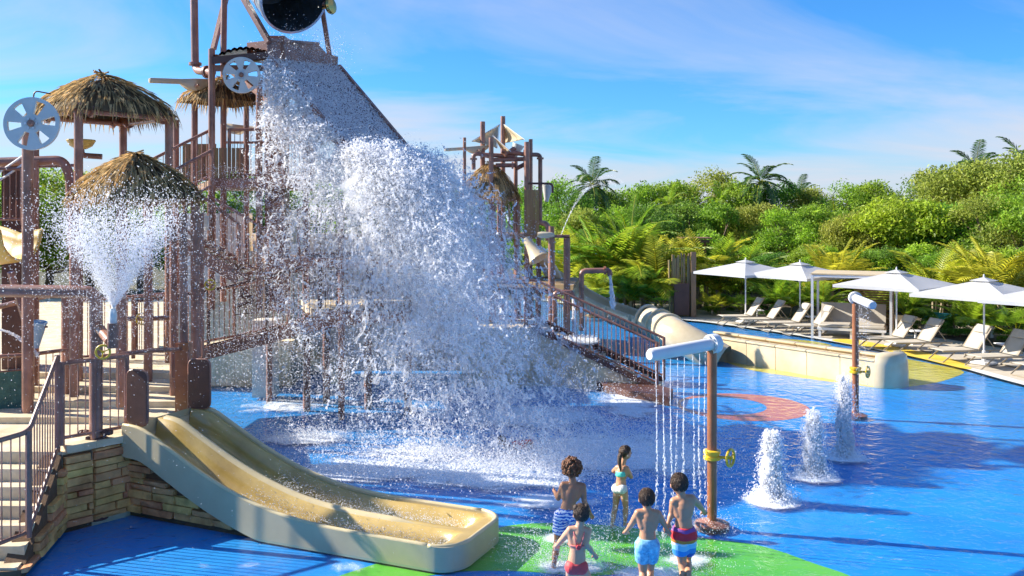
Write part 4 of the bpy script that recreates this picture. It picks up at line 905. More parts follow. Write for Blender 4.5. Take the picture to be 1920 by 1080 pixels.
# ================================================================== POOLSIDE FURNITURE
def make_lounger(label):
    t = thing('sun_lounger', label, 'sun lounger', (0, 0, 0), 'sun loungers along the pool edge'); w = .33
    for s in (-w, w): MB().bar((0, s, .33), (1.9, s, .31), .035, .045).build('side_rail', 'frame', t, False)
    m = MB(); m.grid(lambda u, v: V((.02+1.16*u, (v-.5)*.62, .345-.02*math.sin(math.pi*u)*math.sin(math.pi*v))), 8, 4); o = m.build('seat_sling', 'sling', t, 'all'); md = o.modifiers.new('s', 'SOLIDIFY'); md.thickness = .012
    a, b = V((1.16, 0, .35)), V((1.62, 0, 1.0))
    m = MB(); m.grid(lambda u, v: a.lerp(b, u)+V((0, (v-.5)*.62, 0))+V((.02, 0, -.012))*math.sin(math.pi*u)*math.sin(math.pi*v), 8, 4); bsl = o = m.build('back_sling', 'sling', t, 'all'); md = o.modifiers.new('s', 'SOLIDIFY'); md.thickness = .012
    for s in (-w, w): MB().bar(a+V((0, s, 0)), b+V((0, s, 0)), .03, .035).build('back_rail', 'frame', t, False)
    MB().bar(b-V((0, w, 0)), b+V((0, w, 0)), .03).build('head_bar', 'frame', t, False)
    hp_ = a.lerp(b, .84); m = MB(); dd = (b-a).normalized(); nn = V((-dd.z, 0, dd.x))
    m.grid(lambda u, v: hp_+dd*(u-.5)*.26+V((0, (v-.5)*.58, 0))+nn*(.02+.035*math.sin(math.pi*u)**.5*math.sin(math.pi*v)**.4), 8, 8); o = m.build('head_pillow', 'sling', bsl, 'all'); md = o.modifiers.new('s', 'SOLIDIFY'); md.thickness = .012
    for x0, x1 in ((.12, .02), (1.3, 1.18)):
        MB().tube(elbow([(x0+.3, -w, .32), (x1-.02, -w, .015), (x1-.02, w, .015), (x0+.3, w, .32)], .05), .019, 6).build('leg_loop', 'frame', t)
    for s in (-w*.9, w*.9): MB().bar(a.lerp(b, .55)+V((.02, s, 0)), (1.75, s, .32), .02).build('back_stay', 'frame', t, False)
    return t
LG = [((1350, 609), 6, 'farthest sun lounger, leftmost in the row by the bushes'), ((1388, 615), 6, 'second sun lounger from the far left end of the row'), ((1434, 622), 7, 'sun lounger just right of the second parasol from the left'),
      ((1474, 628), 7, 'sun lounger immediately left of the white cabana daybed'), ((1620, 654), 9, 'sun lounger right beside the cabana, left of the third parasol pole'), ((1668, 662), 10, 'sun lounger behind the third parasol pole with a shaded headrest'),
      ((1754, 678), 11, 'sun lounger left of the rightmost full parasol pole'), ((1824, 691), 12, 'sun lounger right of the rightmost full parasol pole'), ((1912, 708), 13, 'nearest sun lounger, cut off by the right edge')]
proto = make_lounger(LG[0][2])
for i, (px, a, lab) in enumerate(LG):
    o = proto if i == 0 else copy_tree(proto); o.location = G(*px)+V((0, 0, .013)); o.rotation_euler.z = R(a); o['label'] = lab
def make_parasol():
    t = thing('parasol', 'x', 'parasol', (0, 0, 0), 'white square parasols')
    MB().tube([(0, 0, .02), (0, 0, 2.4)], .026, 10).build('pole', 'white', t); MB().box((0, 0, .045), (.55, .55, .07), 0, .02).build('base', 'white', t); MB().lathe([(.06, 0), (.05, .3), (.032, .31)], (0, 0, .08), (0, 0, 1), 12).build('base_sleeve', 'white', t)
    cs = [V((1.42*sx_, 1.42*sy_, 1.98)) for sx_, sy_ in ((1, 1), (-1, 1), (-1, -1), (1, -1))]; ap = V((0, 0, 2.42))
    for k in range(4):
        a, b = cs[k], cs[(k+1) % 4]; m = MB()
        def f(u, v):
            e = a.lerp(b, v); e = e*(1-.06*math.sin(math.pi*v)) if False else e-V((e.x, e.y, 0))*.045*math.sin(math.pi*v); p = ap.lerp(e, .04+.96*u); return p-V((0, 0, .1*u*(1-u)*math.sin(math.pi*v)+.0))
        m.grid(f, 10, 12); o = m.build('canopy_panel', 'canvas', t, 'all')
        m = MB(); m.grid(lambda u, v: f(1, v)-V((0, 0, .09*u)), 1, 12); m.build('valance', 'canvas', o, 'all')
        MB().tube([ap-V((0, 0, .03)), a-V((0, 0, .02))], .012, 5).build('rib', 'white', t); MB().tube([V((0, 0, 1.75)), ap.lerp(a, .5)-V((0, 0, .03))], .01, 5).build('strut', 'white', [q_ for q_ in t.children if q_.name.startswith('rib')][-1])
    m = MB()
    for k in range(4):
        a, b = cs[k], cs[(k+1) % 4]; i = len(m.v); q0, q1 = ap.lerp(a, .2)+V((0, 0, .045)), ap.lerp(b, .2)+V((0, 0, .045)); m.add([ap+V((0, 0, .06)), q0, q1], [(0, 1, 2)])
    m.build('vent_cap', 'canvas', t, False); MB().lathe([(.02, 0), (.03, .04), (.012, .1)], ap+V((0, 0, .04)), (0, 0, 1), 10).build('finial', 'white', t); MB().lathe([(.05, -.04), (.05, .04)], (0, 0, 1.75), (0, 0, 1), 10).build('runner', 'white', t)
    return t
PR = [((1398, 606), 30, 1.0, 'leftmost and farthest white parasol'), ((1500, 616), 34, 1.0, 'second white parasol from the left, before the cabana'), ((1681, 650), 40, 1.0, 'third white parasol from the left, overlapping the cabana roof'), ((1845, 684), 36, 1.0, 'largest fully visible white parasol at the right'), ((1985, 705), 36, 1.0, 'white parasol cut off by the right edge')]
proto = make_parasol()
for i, (px, a, s, lab) in enumerate(PR):
    o = proto if i == 0 else copy_tree(proto); o.location = G(*px)+V((0, 0, .013)); o.rotation_euler.z = R(a); o.scale = (s, s, s); o['label'] = lab
def make_table():
    t = thing('side_table', 'x', 'table', (0, 0, 0), 'small white side tables'); MB().box((0, 0, .44), (.45, .45, .03), 0, .01).build('table_top', 'white', t); MB().tube([(0, 0, .03), (0, 0, .43)], .03, 8).build('stem', 'white', t); MB().box((0, 0, .02), (.3, .3, .03)).build('foot', 'white', t); return t
proto = make_table()
for i, (px, lab) in enumerate((((1408, 604), 'small white side table between the two farthest loungers'), ((1512, 618), 'small white side table beside the second parasol pole'), ((1704, 648), 'small white side table by the third parasol pole'), ((1872, 676), 'small white side table by the rightmost full parasol'))):
    o = proto if i == 0 else copy_tree(proto); o.location = G(*px)+V((.3, .2, .013)); o['label'] = lab
# cabana with daybed
cb0 = G(1523, 634); ang = R(-24); ux = V((math.cos(ang), math.sin(ang), 0)); uy = V((-ux.y, ux.x, 0)); CW, CD, CHh = 2.5, 2.0, 2.18
cbn = thing('cabana', 'white post cabana with flat canopy and slatted rear screen', 'cabana', cb0)
cor = [cb0, cb0+ux*CW, cb0+ux*CW+uy*CD, cb0+uy*CD]
for p_ in cor: MB().box((p_.x, p_.y, CHh/2), (.08, .08, CHh), ang).build('post', 'white', cbn, False)
for a, b in zip(cor, cor[1:]+cor[:1]): MB().bar(a+V((0, 0, CHh-.03)), b+V((0, 0, CHh-.03)), .07, .08).build('beam', 'white', cbn, False)
mid_ = (cor[0]+cor[2])/2; MB().box((mid_.x, mid_.y, CHh+.04), (CW+.1, CD+.1, .04), ang).build('canopy', 'sail', cbn, False)
for k in range(24):
    z = .1+k*.085; a, b = cor[1].lerp(cor[2], .0)+ux*.06, cor[2]+ux*.06; MB().bar(V((a.x, a.y, z)), V((b.x, b.y, z)), .02, .055).build('slat', 'wood', cbn, False)
    a, b = cor[3]+uy*.06+ux*CW*.5, cor[2]+uy*.06; MB().bar(V((a.x, a.y, z)), V((b.x, b.y, z)), .02, .055).build('slat', 'wood', cbn, False)
db = thing('daybed', 'wide double daybed with two raised backrests inside the cabana', 'daybed', cb0+ux*1.2+uy*.9)
o0 = cb0+ux*.15+uy*.1
def dpt(x, y, z): q = o0+ux*x+uy*y; return V((q.x, q.y, z))
m = MB(); m.box(dpt(1.1, .75, .33), (2.2, 1.5, .08), ang); m.build('bed_frame', 'white', db, False)
for x in (.02, 1.12): m = MB().box(dpt(x+.53, .5, .43), (1.04, .96, .12), ang, .04); m.build('mattress', 'sling', db, 30)
for x in (.02, 1.12):
    q = [dpt(x, 1.0, .46), dpt(x+1.04, 1.0, .46), dpt(x+1.04, 1.42, 1.12), dpt(x, 1.42, 1.12)]; nrm = (q[1]-q[0]).cross(q[3]-q[0]).normalized()*.1
    MB().add([p for p in q]+[p-nrm for p in q], [(0, 1, 2, 3), (7, 6, 5, 4)]+[(i, 4+i, 4+(i+1) % 4, (i+1) % 4) for i in range(4)]).build('backrest', 'sling', db, False)
for x, y in ((.08, .08), (2.1, .08), (.08, 1.4), (2.1, 1.4), (1.1, .08)): p_ = dpt(x, y, .15); MB().box(p_, (.08, .08, .3), ang).build('leg', 'white', db, False)
for x in (.1, 2.12): MB().bar(dpt(x, 1.36, 1.0), dpt(x, 1.48, .36), .03).build('back_stay', 'white', db, False)
# bamboo screen and small hut roof among the palms
bs = thing('bamboo_screen', 'tall brown bamboo pole screen standing among the palms', 'screen', pxy(1280, 37.7))
for k in range(17):
    px = 1256+k*2.9; a = pxy(px, 37.7); top_ = 480+random.uniform(-6, 8); MB().tube([V((a.x, a.y, 0)), V((a.x+random.uniform(-.05, .05), a.y, P(px, top_, 37.7).z))], random.uniform(.028, .042), 7).build('bamboo_pole', 'bamboo', bs)
a = pxy(1278, 37.5); MB().box((a.x, a.y, .75), (.62, .1, 1.3)).build('dark_panel', 'brown_dark', bs, False); a = pxy(1300, 37.5); MB().box((a.x, a.y, 1.35), (.2, .12, 2.7)).build('side_post', 'bamboo', bs, False)
hr = thing('hut_roof', 'flat dark hut roof corner showing above the palms', 'hut', pxy(1305, 42))
MB().box(P(1302, 446, 43), (1.4, 1.4, .06)).build('roof_slab', 'wood', hr, False); MB().box(P(1302, 452, 43), (1.2, 1.2, .12)).build('roof_beam', 'brown_dark', hr, False)
for s in (-.5, .5): a = P(1302, 455, 43); MB().box((a.x+s, a.y, a.z/2), (.1, .1, a.z)).build('post', 'wood', hr, False)

bn = thing('boundary_wall', 'low wall with turquoise band glimpsed behind the right loungers', 'wall', pxy(1780, 33))
a, b = pxy(1730, 33.4), pxy(1860, 31.2)
MB().bar(V((a.x, a.y, .2)), V((b.x, b.y, .2)), .2, .4).build('wall', 'deck', bn, False)
MB().bar(V((a.x, a.y, .55)), V((b.x, b.y, .55)), .12, .3).build('turquoise_band', mat('turquoise_panel', (.06, .42, .42), .5, .15), bn, False)

# ================================================================== PLANTS
def leaf_cloud(pos, nrm_up, size, seed, fold=.25, aspect=.45):
    r = np.random.default_rng(seed); n = len(pos); d = r.normal(size=(n, 3)); d[:, 2] -= .25; d /= np.linalg.norm(d, axis=1)[:, None]
    q = r.normal(size=(n, 3))+np.array([0, 0, nrm_up]); s = np.cross(d, q); s /= np.linalg.norm(s, axis=1)[:, None]+1e-9; up = np.cross(s, d)
    L = (size*r.uniform(.6, 1.35, n))[:, None]; W = L*aspect*.5
    v = np.stack([pos, pos+d*L*.45+s*W+up*W*fold, pos+d*L, pos+d*L*.45-s*W+up*W*fold], 1).reshape(-1, 3)
    f = np.arange(n*4).reshape(n, 4); return v, f
def crown_mesh(seed, n=11000, lobes=26, size=.034, base=.1, squash=1.0, gaps=.0):
    r = np.random.default_rng(seed); C0 = []
    for k in range(lobes):
        a = r.uniform(0, 6.283); t = (k+.5)/lobes; z = base+.1+(.9-base-.1)*t; prof = math.sin(math.pi*min(1, .25+.72*t))**.7; rad = .4*prof*r.uniform(.45, 1)**.5
        C0.append((rad*math.cos(a), rad*math.sin(a), z*squash, r.uniform(.1, .19)*(1-.25*t)))
    C0 = np.array(C0); w = C0[:, 3]**2; w /= w.sum(); idx = r.choice(lobes, n, p=w); d = r.normal(size=(n, 3)); d /= np.linalg.norm(d, axis=1)[:, None]; d[:, 2] = np.where(d[:, 2] < -.35, -d[:, 2], d[:, 2])
    rr = C0[idx, 3]*(1.12-.7*r.random(n)**1.6); pos = C0[idx, :3]+d*rr[:, None]*np.array([1.12, 1.12, .85])
    # sub-clumps give twig-like bunches
    tw_ = r.normal(size=(260, 3))*.3+np.array([0, 0, .5]); pos = pos+r.normal(size=(n, 3))*.012
    v, f = leaf_cloud(pos, 1.2, size, seed+5); me = npmesh('crown', v, f); return me, C0
def limb_mesh(C0, seed):
    r = random.Random(seed); m = MB(); m.tube([(0, 0, 0), (.012, .0, .12), (.0, .01, .25), (.01, 0, .42), (0, 0, .62)], [.03, .024, .02, .014, .006], 8)
    for c in C0[::2]:
        z0 = min(c[2]*.6, .5); a = V((0, 0, z0)); b = V(c[:3]); mid = a.lerp(b, .5)+V((r.uniform(-.03, .03), r.uniform(-.03, .03), -.02)); m.tube([a, mid, b, b+(b-mid)*.35], [.011, .008, .005, .002], 5)
    return m.mesh('trunk', 'all')
TREES = []
for i, (n, lb, sz, kw) in enumerate(((19000, 34, .028, {}), (17000, 24, .032, {}), (17000, 40, .025, {}), (11000, 18, .042, {}))):
    me, C0 = crown_mesh(100+i, n, lb, sz); me.materials.append(M['leaf_a']); tm_ = limb_mesh(C0, i); tm_.materials.append(M['bark']); TREES.append((me, tm_))
def tree(label, px, ytop, Y, kind, mt, wide=1.0, group='broadleaf trees behind the pool', z0=-.05):
    p = pxy(px, Y); h = (P(px, ytop, Y).z-z0)/.98
    t = thing('tree', label, 'tree', (p.x, p.y, z0), group); me, tm_ = TREES[kind]; t.rotation_euler.z = random.uniform(0, 6.28)
    for nme, m_ in (('crown', me), ('trunk', tm_)):
        o = bpy.data.objects.new(nme, m_); C.objects.link(o); o.parent = t
        if nme == 'crown': o.material_slots[0].link = 'OBJECT'; o.material_slots[0].material = M[mt]
    t.scale = (h*wide, h*wide, h); return t
def frond(v, f, base, az, el, L, nl, lw, ll, droop, r, rach):
    d = V((math.cos(az)*math.cos(el), math.sin(az)*math.cos(el), math.sin(el))); p = V(base); step = L/nl; pts = [p.copy()]
    for k in range(nl):
        t = k/nl; p = p+d*step; d = (d+V((0, 0, -droop*(.4+t)*step*1.3))).normalized(); pts.append(p.copy())
        if t < .12: continue
        s = d.cross(V((0, 0, 1))).normalized(); up = s.cross(d); lenk = ll*math.sin(math.pi*min(.97, .12+.85*t))**.7*(.85+.3*r.random())
        for sg in (-1, 1):
            ld = (s*sg*.8+d*(.55+.3*t)+up*(.15-.2*r.random())-V((0, 0, .12))).normalized(); q = p+ld*lenk-V((0, 0, .12*lenk)); mid = p+ld*lenk*.5+up*.02*ll; wv = d*lw; i = len(v)
            v += [p-wv*.5, p+wv*.5, mid+wv*.6, q, mid-wv*.6]; f.append((i, i+1, i+2, i+3, i+4))
    rach.tube(pts, [.018*L*(1-.8*i/len(pts))*.5+.003 for i in range(len(pts))], 5)
def palm_mesh(seed, nf, L, el0, el1, droop, top, ll, lw, nl=26, stems=1):
    r = random.Random(seed); v, f = [], []; rach = MB(); trunk = MB()
    if stems > 1: trunk.ell((0, 0, 0), (.36, .36, .07), 12, 6)
    for s in range(stems):
        a = r.uniform(0, 6.28); off = V((math.cos(a), math.sin(a), 0))*(.0 if stems == 1 else r.uniform(.1, .3)); lean = V((math.cos(a), math.sin(a), 0))*r.uniform(.02, .14)*top; tp_ = off+lean+V((0, 0, top*r.uniform(.7, 1) if stems > 1 else top))
        trunk.tube([off, off.lerp(tp_, .35)+V((0, 0, 0)), tp_], [.05 if stems > 1 else .11, .04 if stems > 1 else .09, .03 if stems > 1 else .075], 8)
        for k in range(nf):
            t = k/max(1, nf-1); frond(v, f, tp_, k*2.4+r.uniform(-.3, .3), el0+(el1-el0)*t+r.uniform(-.12, .12), L*r.uniform(.8, 1.1), nl, lw, ll, droop*r.uniform(.8, 1.2), r, rach)
    cm = npmesh('fronds', [tuple(a) for a in v], f); return cm, trunk.mesh('stem', 'all'), rach.mesh('rachis', 'all')
PALMS = {'areca': palm_mesh(1, 9, 1.9, 1.35, .55, .55, .9, .42, .035, 26, 4), 'areca2': palm_mesh(2, 8, 2.2, 1.3, .45, .5, 1.2, .5, .042, 26, 4), 'coco': palm_mesh(3, 20, 2.4, 1.2, -.5, .75, 6.0, .55, .05, 30, 1), 'fan': None, 'date': palm_mesh(5, 26, 2.1, 1.35, -.1, .6, 2.0, .36, .035, 30, 1)}
def fan_mesh(seed):
    r = random.Random(seed); v, f = [], []; m = MB(); tr_ = MB().tube([(0, 0, 0), (0, 0, .5)], .06, 8)
    for k in range(16):
        az = k*2.4; el = 1.25-.95*k/16; d = V((math.cos(az)*math.cos(el), math.sin(az)*math.cos(el), math.sin(el))); b = V((0, 0, .45)); hub = b+d*r.uniform(.7, 1.1); m.tube([b, hub], .012, 5); s = d.cross(V((0, 0, 1))).normalized(); up = s.cross(d)
        for j in range(22):
            a = -1.9+3.8*j/21; ld = (d*math.cos(a)+s*math.sin(a)+up*.08).normalized(); L = .55*(1-.18*abs(a)/1.9); w = ld.cross(up).normalized()*.022; i = len(v); mid = hub+ld*L*.55+up*.02; tip = hub+ld*L-V((0, 0, .06)); v += [hub, mid+w, tip, mid-w]; f.append((i, i+1, i+2, i+3))
    return npmesh('fronds', [tuple(a) for a in v], f), tr_.mesh('stem', 'all'), m.mesh('rachis', 'all')
PALMS['fan'] = fan_mesh(6)
for k, (a, b, c_) in PALMS.items(): a.materials.append(M['frond']); b.materials.append(M['palm_bark']); c_.materials.append(M['frond_y'])
PH = {'areca': 2.6, 'areca2': 3.1, 'coco': 7.4, 'fan': 1.9, 'date': 3.9}
def palm(label, px, ytop, Y, kind, mt, wide=1.0, group='palms behind the pool', z0=0.0):
    p = pxy(px, Y); s = (P(px, ytop, Y).z-z0)/PH[kind]
    t = thing('palm', label, 'palm', (p.x, p.y, z0), group); t.rotation_euler.z = random.uniform(0, 6.28); t.scale = (s*wide, s*wide, s)
    for nme, m_ in zip(('fronds', 'stem', 'rachis'), PALMS[kind]):
        o = bpy.data.objects.new(nme, m_); C.objects.link(o); o.parent = t
        if nme == 'fronds': o.material_slots[0].link = 'OBJECT'; o.material_slots[0].material = M[mt]
    return t
a_, b_, c_, d_ = 'leaf_a', 'leaf_b', 'leaf_c', 'leaf_d'
# back layer (silhouette against the sky)
for px, yt, Y, k, mt, w, lab in (
 (1060, 338, 52, 2, a_, .9, 'sparse green tree on the skyline right of the far tower'), (1120, 352, 56, 0, c_, 1.0, 'dark tree on the skyline behind the arching water jet'), (1190, 350, 58, 1, a_, 1.0, 'green tree on the skyline left of the rounded hump'),
 (1255, 338, 60, 0, a_, 1.1, 'rounded skyline tree above the bamboo screen'), (1325, 322, 62, 2, d_, 1.15, 'highest rounded olive tree left of the skyline palm'), (1375, 338, 60, 0, a_, 1.0, 'skyline tree just left of the tall dark palm'),
 (1460, 348, 60, 1, c_, 1.0, 'low dark skyline tree right of the tall dark palm'), (1530, 350, 60, 0, d_, 1.05, 'olive skyline tree above the second parasol'), (1585, 346, 58, 2, a_, 1.1, 'green skyline tree above the cabana'),
 (1650, 338, 58, 0, a_, 1.1, 'skyline tree left of the third parasol tip'), (1715, 335, 56, 2, c_, 1.0, 'dark skyline tree above the third parasol'), (1765, 322, 54, 1, d_, 1.0, 'dry olive skyline tree rising to the right hill'),
 (1822, 298, 52, 0, d_, 1.15, 'tall olive tree on the right skyline hump'), (1885, 292, 50, 2, d_, 1.1, 'brownish tall tree at the right edge of the skyline'), (1950, 296, 48, 0, a_, 1.1, 'tall tree cut by the right edge of the photo')):
    tree(lab, px, yt, Y, k, mt, w*.92)
# middle layer
for px, yt, Y, k, mt, w, lab in (
 (1090, 395, 49, 1, d_, .9, 'yellowish bush behind the pipe arch'), (1150, 385, 50, 0, a_, 1.0, 'green tree behind the tall feathery palms'), (1225, 385, 50, 2, c_, 1.05, 'dark green tree behind the bamboo screen'),
 (1290, 378, 52, 0, c_, 1.1, 'deep green tree above the hut roof'), (1350, 385, 50, 1, a_, 1.1, 'broad green tree above the leftmost parasol'), (1415, 380, 51, 0, d_, 1.0, 'olive tree between the first two parasols'),
 (1475, 392, 48, 2, b_, 1.05, 'lime tree above the second parasol'), (1540, 388, 48, 1, a_, 1.1, 'green tree above the cabana canopy'), (1600, 395, 46, 0, d_, 1.0, 'yellow olive tree right of the cabana'),
 (1660, 374, 45, 1, b_, 1.15, 'bright lime tree with big leaves above the third parasol'), (1735, 385, 44, 3, b_, 1.05, 'lime big leaved tree between third and fourth parasols'), (1790, 380, 44, 0, a_, 1.1, 'green tree above the fourth parasol'),
 (1850, 372, 42, 2, d_, 1.1, 'olive tree above the rightmost parasol'), (1915, 368, 41, 1, a_, 1.1, 'green tree at the right border behind the parasols')):
    tree(lab, px, yt, Y, k, mt, w*1.05)
# front layer of bushes
for px, yt, Y, k, mt, w, lab in (
 (1340, 470, 43, 3, a_, 1.2, 'leafy green shrub left of the first parasol'), (1395, 455, 43, 2, b_, 1.3, 'lime shrub right behind the leftmost parasol'), (1450, 460, 42, 0, c_, 1.3, 'dark shrub between the first two parasols'), (1510, 450, 42, 1, a_, 1.3, 'green shrub behind the second parasol'),
 (1560, 455, 40, 3, b_, 1.3, 'lime shrub behind the cabana'), (1610, 452, 40, 0, a_, 1.3, 'green shrub right behind the cabana screen'), (1665, 455, 38.5, 1, c_, 1.3, 'dark shrub behind the third parasol'), (1715, 450, 38, 3, b_, 1.3, 'lime shrub right of the third parasol'),
 (1770, 455, 36.5, 0, a_, 1.3, 'green shrub left of the fourth parasol'), (1825, 450, 36, 2, b_, 1.3, 'lime shrub behind the fourth parasol'), (1880, 455, 34.5, 1, a_, 1.3, 'green shrub right of the fourth parasol'), (1935, 450, 33.5, 3, c_, 1.3, 'dark shrub at the right border'),
 (1235, 455, 44, 0, c_, 1.3, 'dark shrub left of the bamboo screen'), (1165, 470, 43, 2, c_, 1.3, 'dark shrub behind the spout pipe'), (1100, 480, 43, 1, c_, 1.3, 'dark shrub behind the tube slide top'), (1060, 430, 46, 0, a_, 1.2, 'green shrub behind the far tower pipes')):
    tree(lab, px, yt+12, Y+1.5, k, mt, w, 'shrubs behind the parasols')
for px, yt, Y, mt, lab in ((1350, 553, 38.6, c_, 'low dark bush behind the farthest lounger'), (1440, 560, 37.6, c_, 'low dark bush behind the second loungers'), (1575, 566, 36.2, a_, 'low bush behind the cabana daybed'), (1640, 575, 35.0, c_, 'low dark bush right of the cabana'),
                           (1735, 580, 32.9, c_, 'low bush behind the third parasol loungers'), (1800, 590, 31.4, c_, 'low dark bush behind the fourth parasol loungers'), (1890, 590, 29.9, a_, 'low bush at the right border behind the loungers'), (1190, 540, 41, c_, 'low bush behind the tube slide')):
    tree(lab, px, yt, Y, 3, mt, 1.6, 'low bushes behind the loungers')
# left background trees
for px, yt, Y, k, mt, lab in ((-20, 330, 48, 0, a_, 'tree at the far left edge behind the reel'), (90, 312, 50, 2, a_, 'green tree seen between the reel and the tall pavilion'), (170, 318, 52, 0, d_, 'olive tree seen under the yellow bowl'), (265, 326, 52, 1, a_, 'tree seen under the tall pavilion'), (350, 330, 54, 2, a_, 'tree behind the stairs of the upper deck'), (470, 322, 56, 0, c_, 'dark tree behind the bucket tower deck'),
                             (600, 345, 56, 1, a_, 'tree behind the curtain of falling water'), (720, 350, 56, 2, c_, 'dark tree behind the middle of the splash'), (830, 352, 56, 0, a_, 'tree behind the right part of the splash'), (930, 358, 56, 1, c_, 'dark tree behind the far tower hut'), (1000, 352, 54, 2, a_, 'green tree right behind the far tower')):
    tree(lab, px, yt, Y, k, mt, 1.25)
# palms
fr1, fr2, fr3 = 'frond', 'frond_y', 'frond_d'
for px, yt, Y, k, mt, w, lab in (
 (1095, 305, 54, 'coco', fr3, .85, 'dark coconut palm on the skyline right of the far tower'), (1415, 300, 60, 'coco', fr3, .9, 'tall dark coconut palm at the middle of the skyline'), (1488, 335, 62, 'coco', fr3, .8, 'smaller dark palm right of the tall skyline palm'), (1812, 276, 54, 'coco', fr3, .8, 'dark palm sticking up on the right skyline'), (1915, 268, 52, 'coco', fr3, .8, 'dark palm at the top right edge of the skyline'),
 (1360, 345, 58, 'coco', fr1, .7, 'green palm left of the tall skyline palm'), (1570, 372, 56, 'date', fr1, .9, 'feathery palm on the slope above the cabana'), (1180, 372, 47, 'date', fr1, 1.0, 'big green feather palm above the spout pipe'), (1245, 350, 56, 'coco', fr1, .8, 'green palm above the dark shrub left of the hut roof'),
 (1075, 455, 41.5, 'areca2', fr2, 1.1, 'yellow green areca palm behind the pipe arch'), (1130, 430, 41, 'areca2', fr1, 1.1, 'tall areca palm behind the spout pipe'), (1175, 425, 40.5, 'areca2', fr1, 1.1, 'tallest areca palm left of the bamboo screen'), (1215, 455, 40, 'areca', fr2, 1.1, 'yellow areca palm just left of the bamboo screen'), (1115, 515, 38.5, 'areca', fr2, 1.2, 'small yellow areca palm beside the tube slide'), (1195, 520, 39, 'areca', fr1, 1.1, 'small areca palm below the bamboo screen'), (1240, 520, 38.6, 'fan', fr1, 1.2, 'fan palm at the foot of the bamboo screen'),
 (1325, 455, 41, 'areca2', fr2, 1.1, 'yellow areca palm right of the bamboo screen'), (1365, 465, 40.5, 'areca', fr1, 1.1, 'areca palm left of the first parasol'), (1335, 545, 38.5, 'fan', fr2, 1.3, 'yellow green fan palm left of the farthest lounger'), (1390, 548, 38.4, 'fan', fr1, 1.2, 'fan palm behind the first parasol pole'),
 (1470, 545, 37.8, 'areca', fr1, 1.2, 'areca palm under the second parasol'), (1530, 545, 37.4, 'areca', fr1, 1.2, 'areca palm left of the cabana'), (1565, 470, 40, 'areca2', fr2, 1.0, 'golden areca palm above the second parasol edge'), (1640, 560, 35.6, 'areca', fr2, 1.1, 'small golden areca palm right of the cabana screen'),
 (1700, 540, 33.6, 'areca', fr1, 1.0, 'areca palm under the third parasol'), (1750, 480, 36.5, 'areca2', fr2, 1.1, 'golden areca palm between third and fourth parasols'), (1790, 560, 31.9, 'date', fr1, .8, 'young palm with pale trunk behind the right loungers'), (1840, 560, 31.0, 'areca', fr1, 1.1, 'areca palm behind the fourth parasol pole'), (1905, 570, 29.8, 'fan', fr1, 1.3, 'fan palm at the right border'), (1870, 470, 34, 'areca2', fr2, 1.1, 'golden areca palm above the fourth parasol')):
    palm(lab, px, yt-(26 if k[:5] == 'areca' else 0), Y-.4, k, mt, w*1.1)
# ================================================================== PEOPLE
def skin(name, c): return mat(name, c, .5, .08, 9, .05, 60, sub=.12, coat=.15)
SK_TAN = skin('tan_brown_skin', (.36, .17, .085)); SK_FAIR = skin('fair_skin', (.62, .34, .2)); SK_MID = skin('sunned_skin', (.56, .28, .15))
HAIR_BR = mat('dark_brown_hair', (.07, .036, .018), .45, .5, 70, .5, 160, island=.25); HAIR_CURL = mat('auburn_curly_hair', (.16, .06, .02), .55, .4, 40, .4, 120, island=.35)
def remeshed(mb, name, m, parent, vox=.008, smooth=4):
    me = mb.mesh(name, False, org(parent)); o = bpy.data.objects.new('tmp', me); C.objects.link(o)
    r_ = o.modifiers.new('r', 'REMESH'); r_.mode = 'VOXEL'; r_.voxel_size = vox; s_ = o.modifiers.new('s', 'SMOOTH'); s_.iterations = smooth; s_.factor = .5
    dg = bpy.context.evaluated_depsgraph_get(); me2 = bpy.data.meshes.new_from_object(o.evaluated_get(dg)); bpy.data.objects.remove(o); bpy.data.meshes.remove(me)
    me2.name = name; me2.materials.clear(); me2.materials.append(m); me2.polygons.foreach_set('use_smooth', [True]*len(me2.polygons))
    ob = bpy.data.objects.new(name, me2); C.objects.link(ob); ob.parent = parent; ORG[ob.name] = org(parent); return ob
def cone(m, a, b, ra, rb, n=12, mid=None):
    a, b = V(a), V(b); pts = [a, a.lerp(b, .5), b]; m.tube(pts, [ra, mid or (ra+rb)/2, rb], n); m.ell(a, ra*.99, n, 8); m.ell(b, rb*.99, n, 8)
def loft(m, st, wx, n=20):
    rows = []; wx = V(wx).normalized(); fy = V((0, 0, 1)).cross(wx).normalized()
    for c, w, d in st: rows += [V(c)+wx*w*math.cos(2*math.pi*k/n)+fy*d*math.sin(2*math.pi*k/n) for k in range(n)]
    k_ = len(st); m.add(rows, [(i*n+k, i*n+(k+1) % n, (i+1)*n+(k+1) % n, (i+1)*n+k) for i in range(k_-1) for k in range(n)]+[tuple(range(n-1, -1, -1)), tuple((k_-1)*n+k for k in range(n))])
def hand(m, wr, d, h, side, curl=.35):
    d = V(d).normalized(); s = d.cross(V((0, 1, 0)) if abs(d.y) < .8 else V((1, 0, 0))).normalized()*side; nrm = s.cross(d); u = h/1.3
    c = wr+d*.032*u; m.ell(c, (.026*u, .026*u, .024*u), 10, 7); cone(m, wr, c+d*.02*u, .015*u, .021*u, 10)
    for k, (o_, L) in enumerate(((-.022, .042), (-.008, .05), (.007, .047), (.02, .037))):
        a = c+d*.018*u+s*o_*u; b = a+(d+s*o_*3)*L*.55*u; e = b+(d-nrm*curl*2)*L*.5*u; cone(m, a, b, .0085*u, .008*u, 7); cone(m, b, e, .008*u, .0065*u, 7)
    a = c-s*.018*u-d*.012*u; b = a+(-s*.8+d*.5)*.03*u; cone(m, a, b, .0095*u, .008*u, 7); cone(m, b, b+(d-s*.2)*.024*u, .008*u, .006*u, 7)
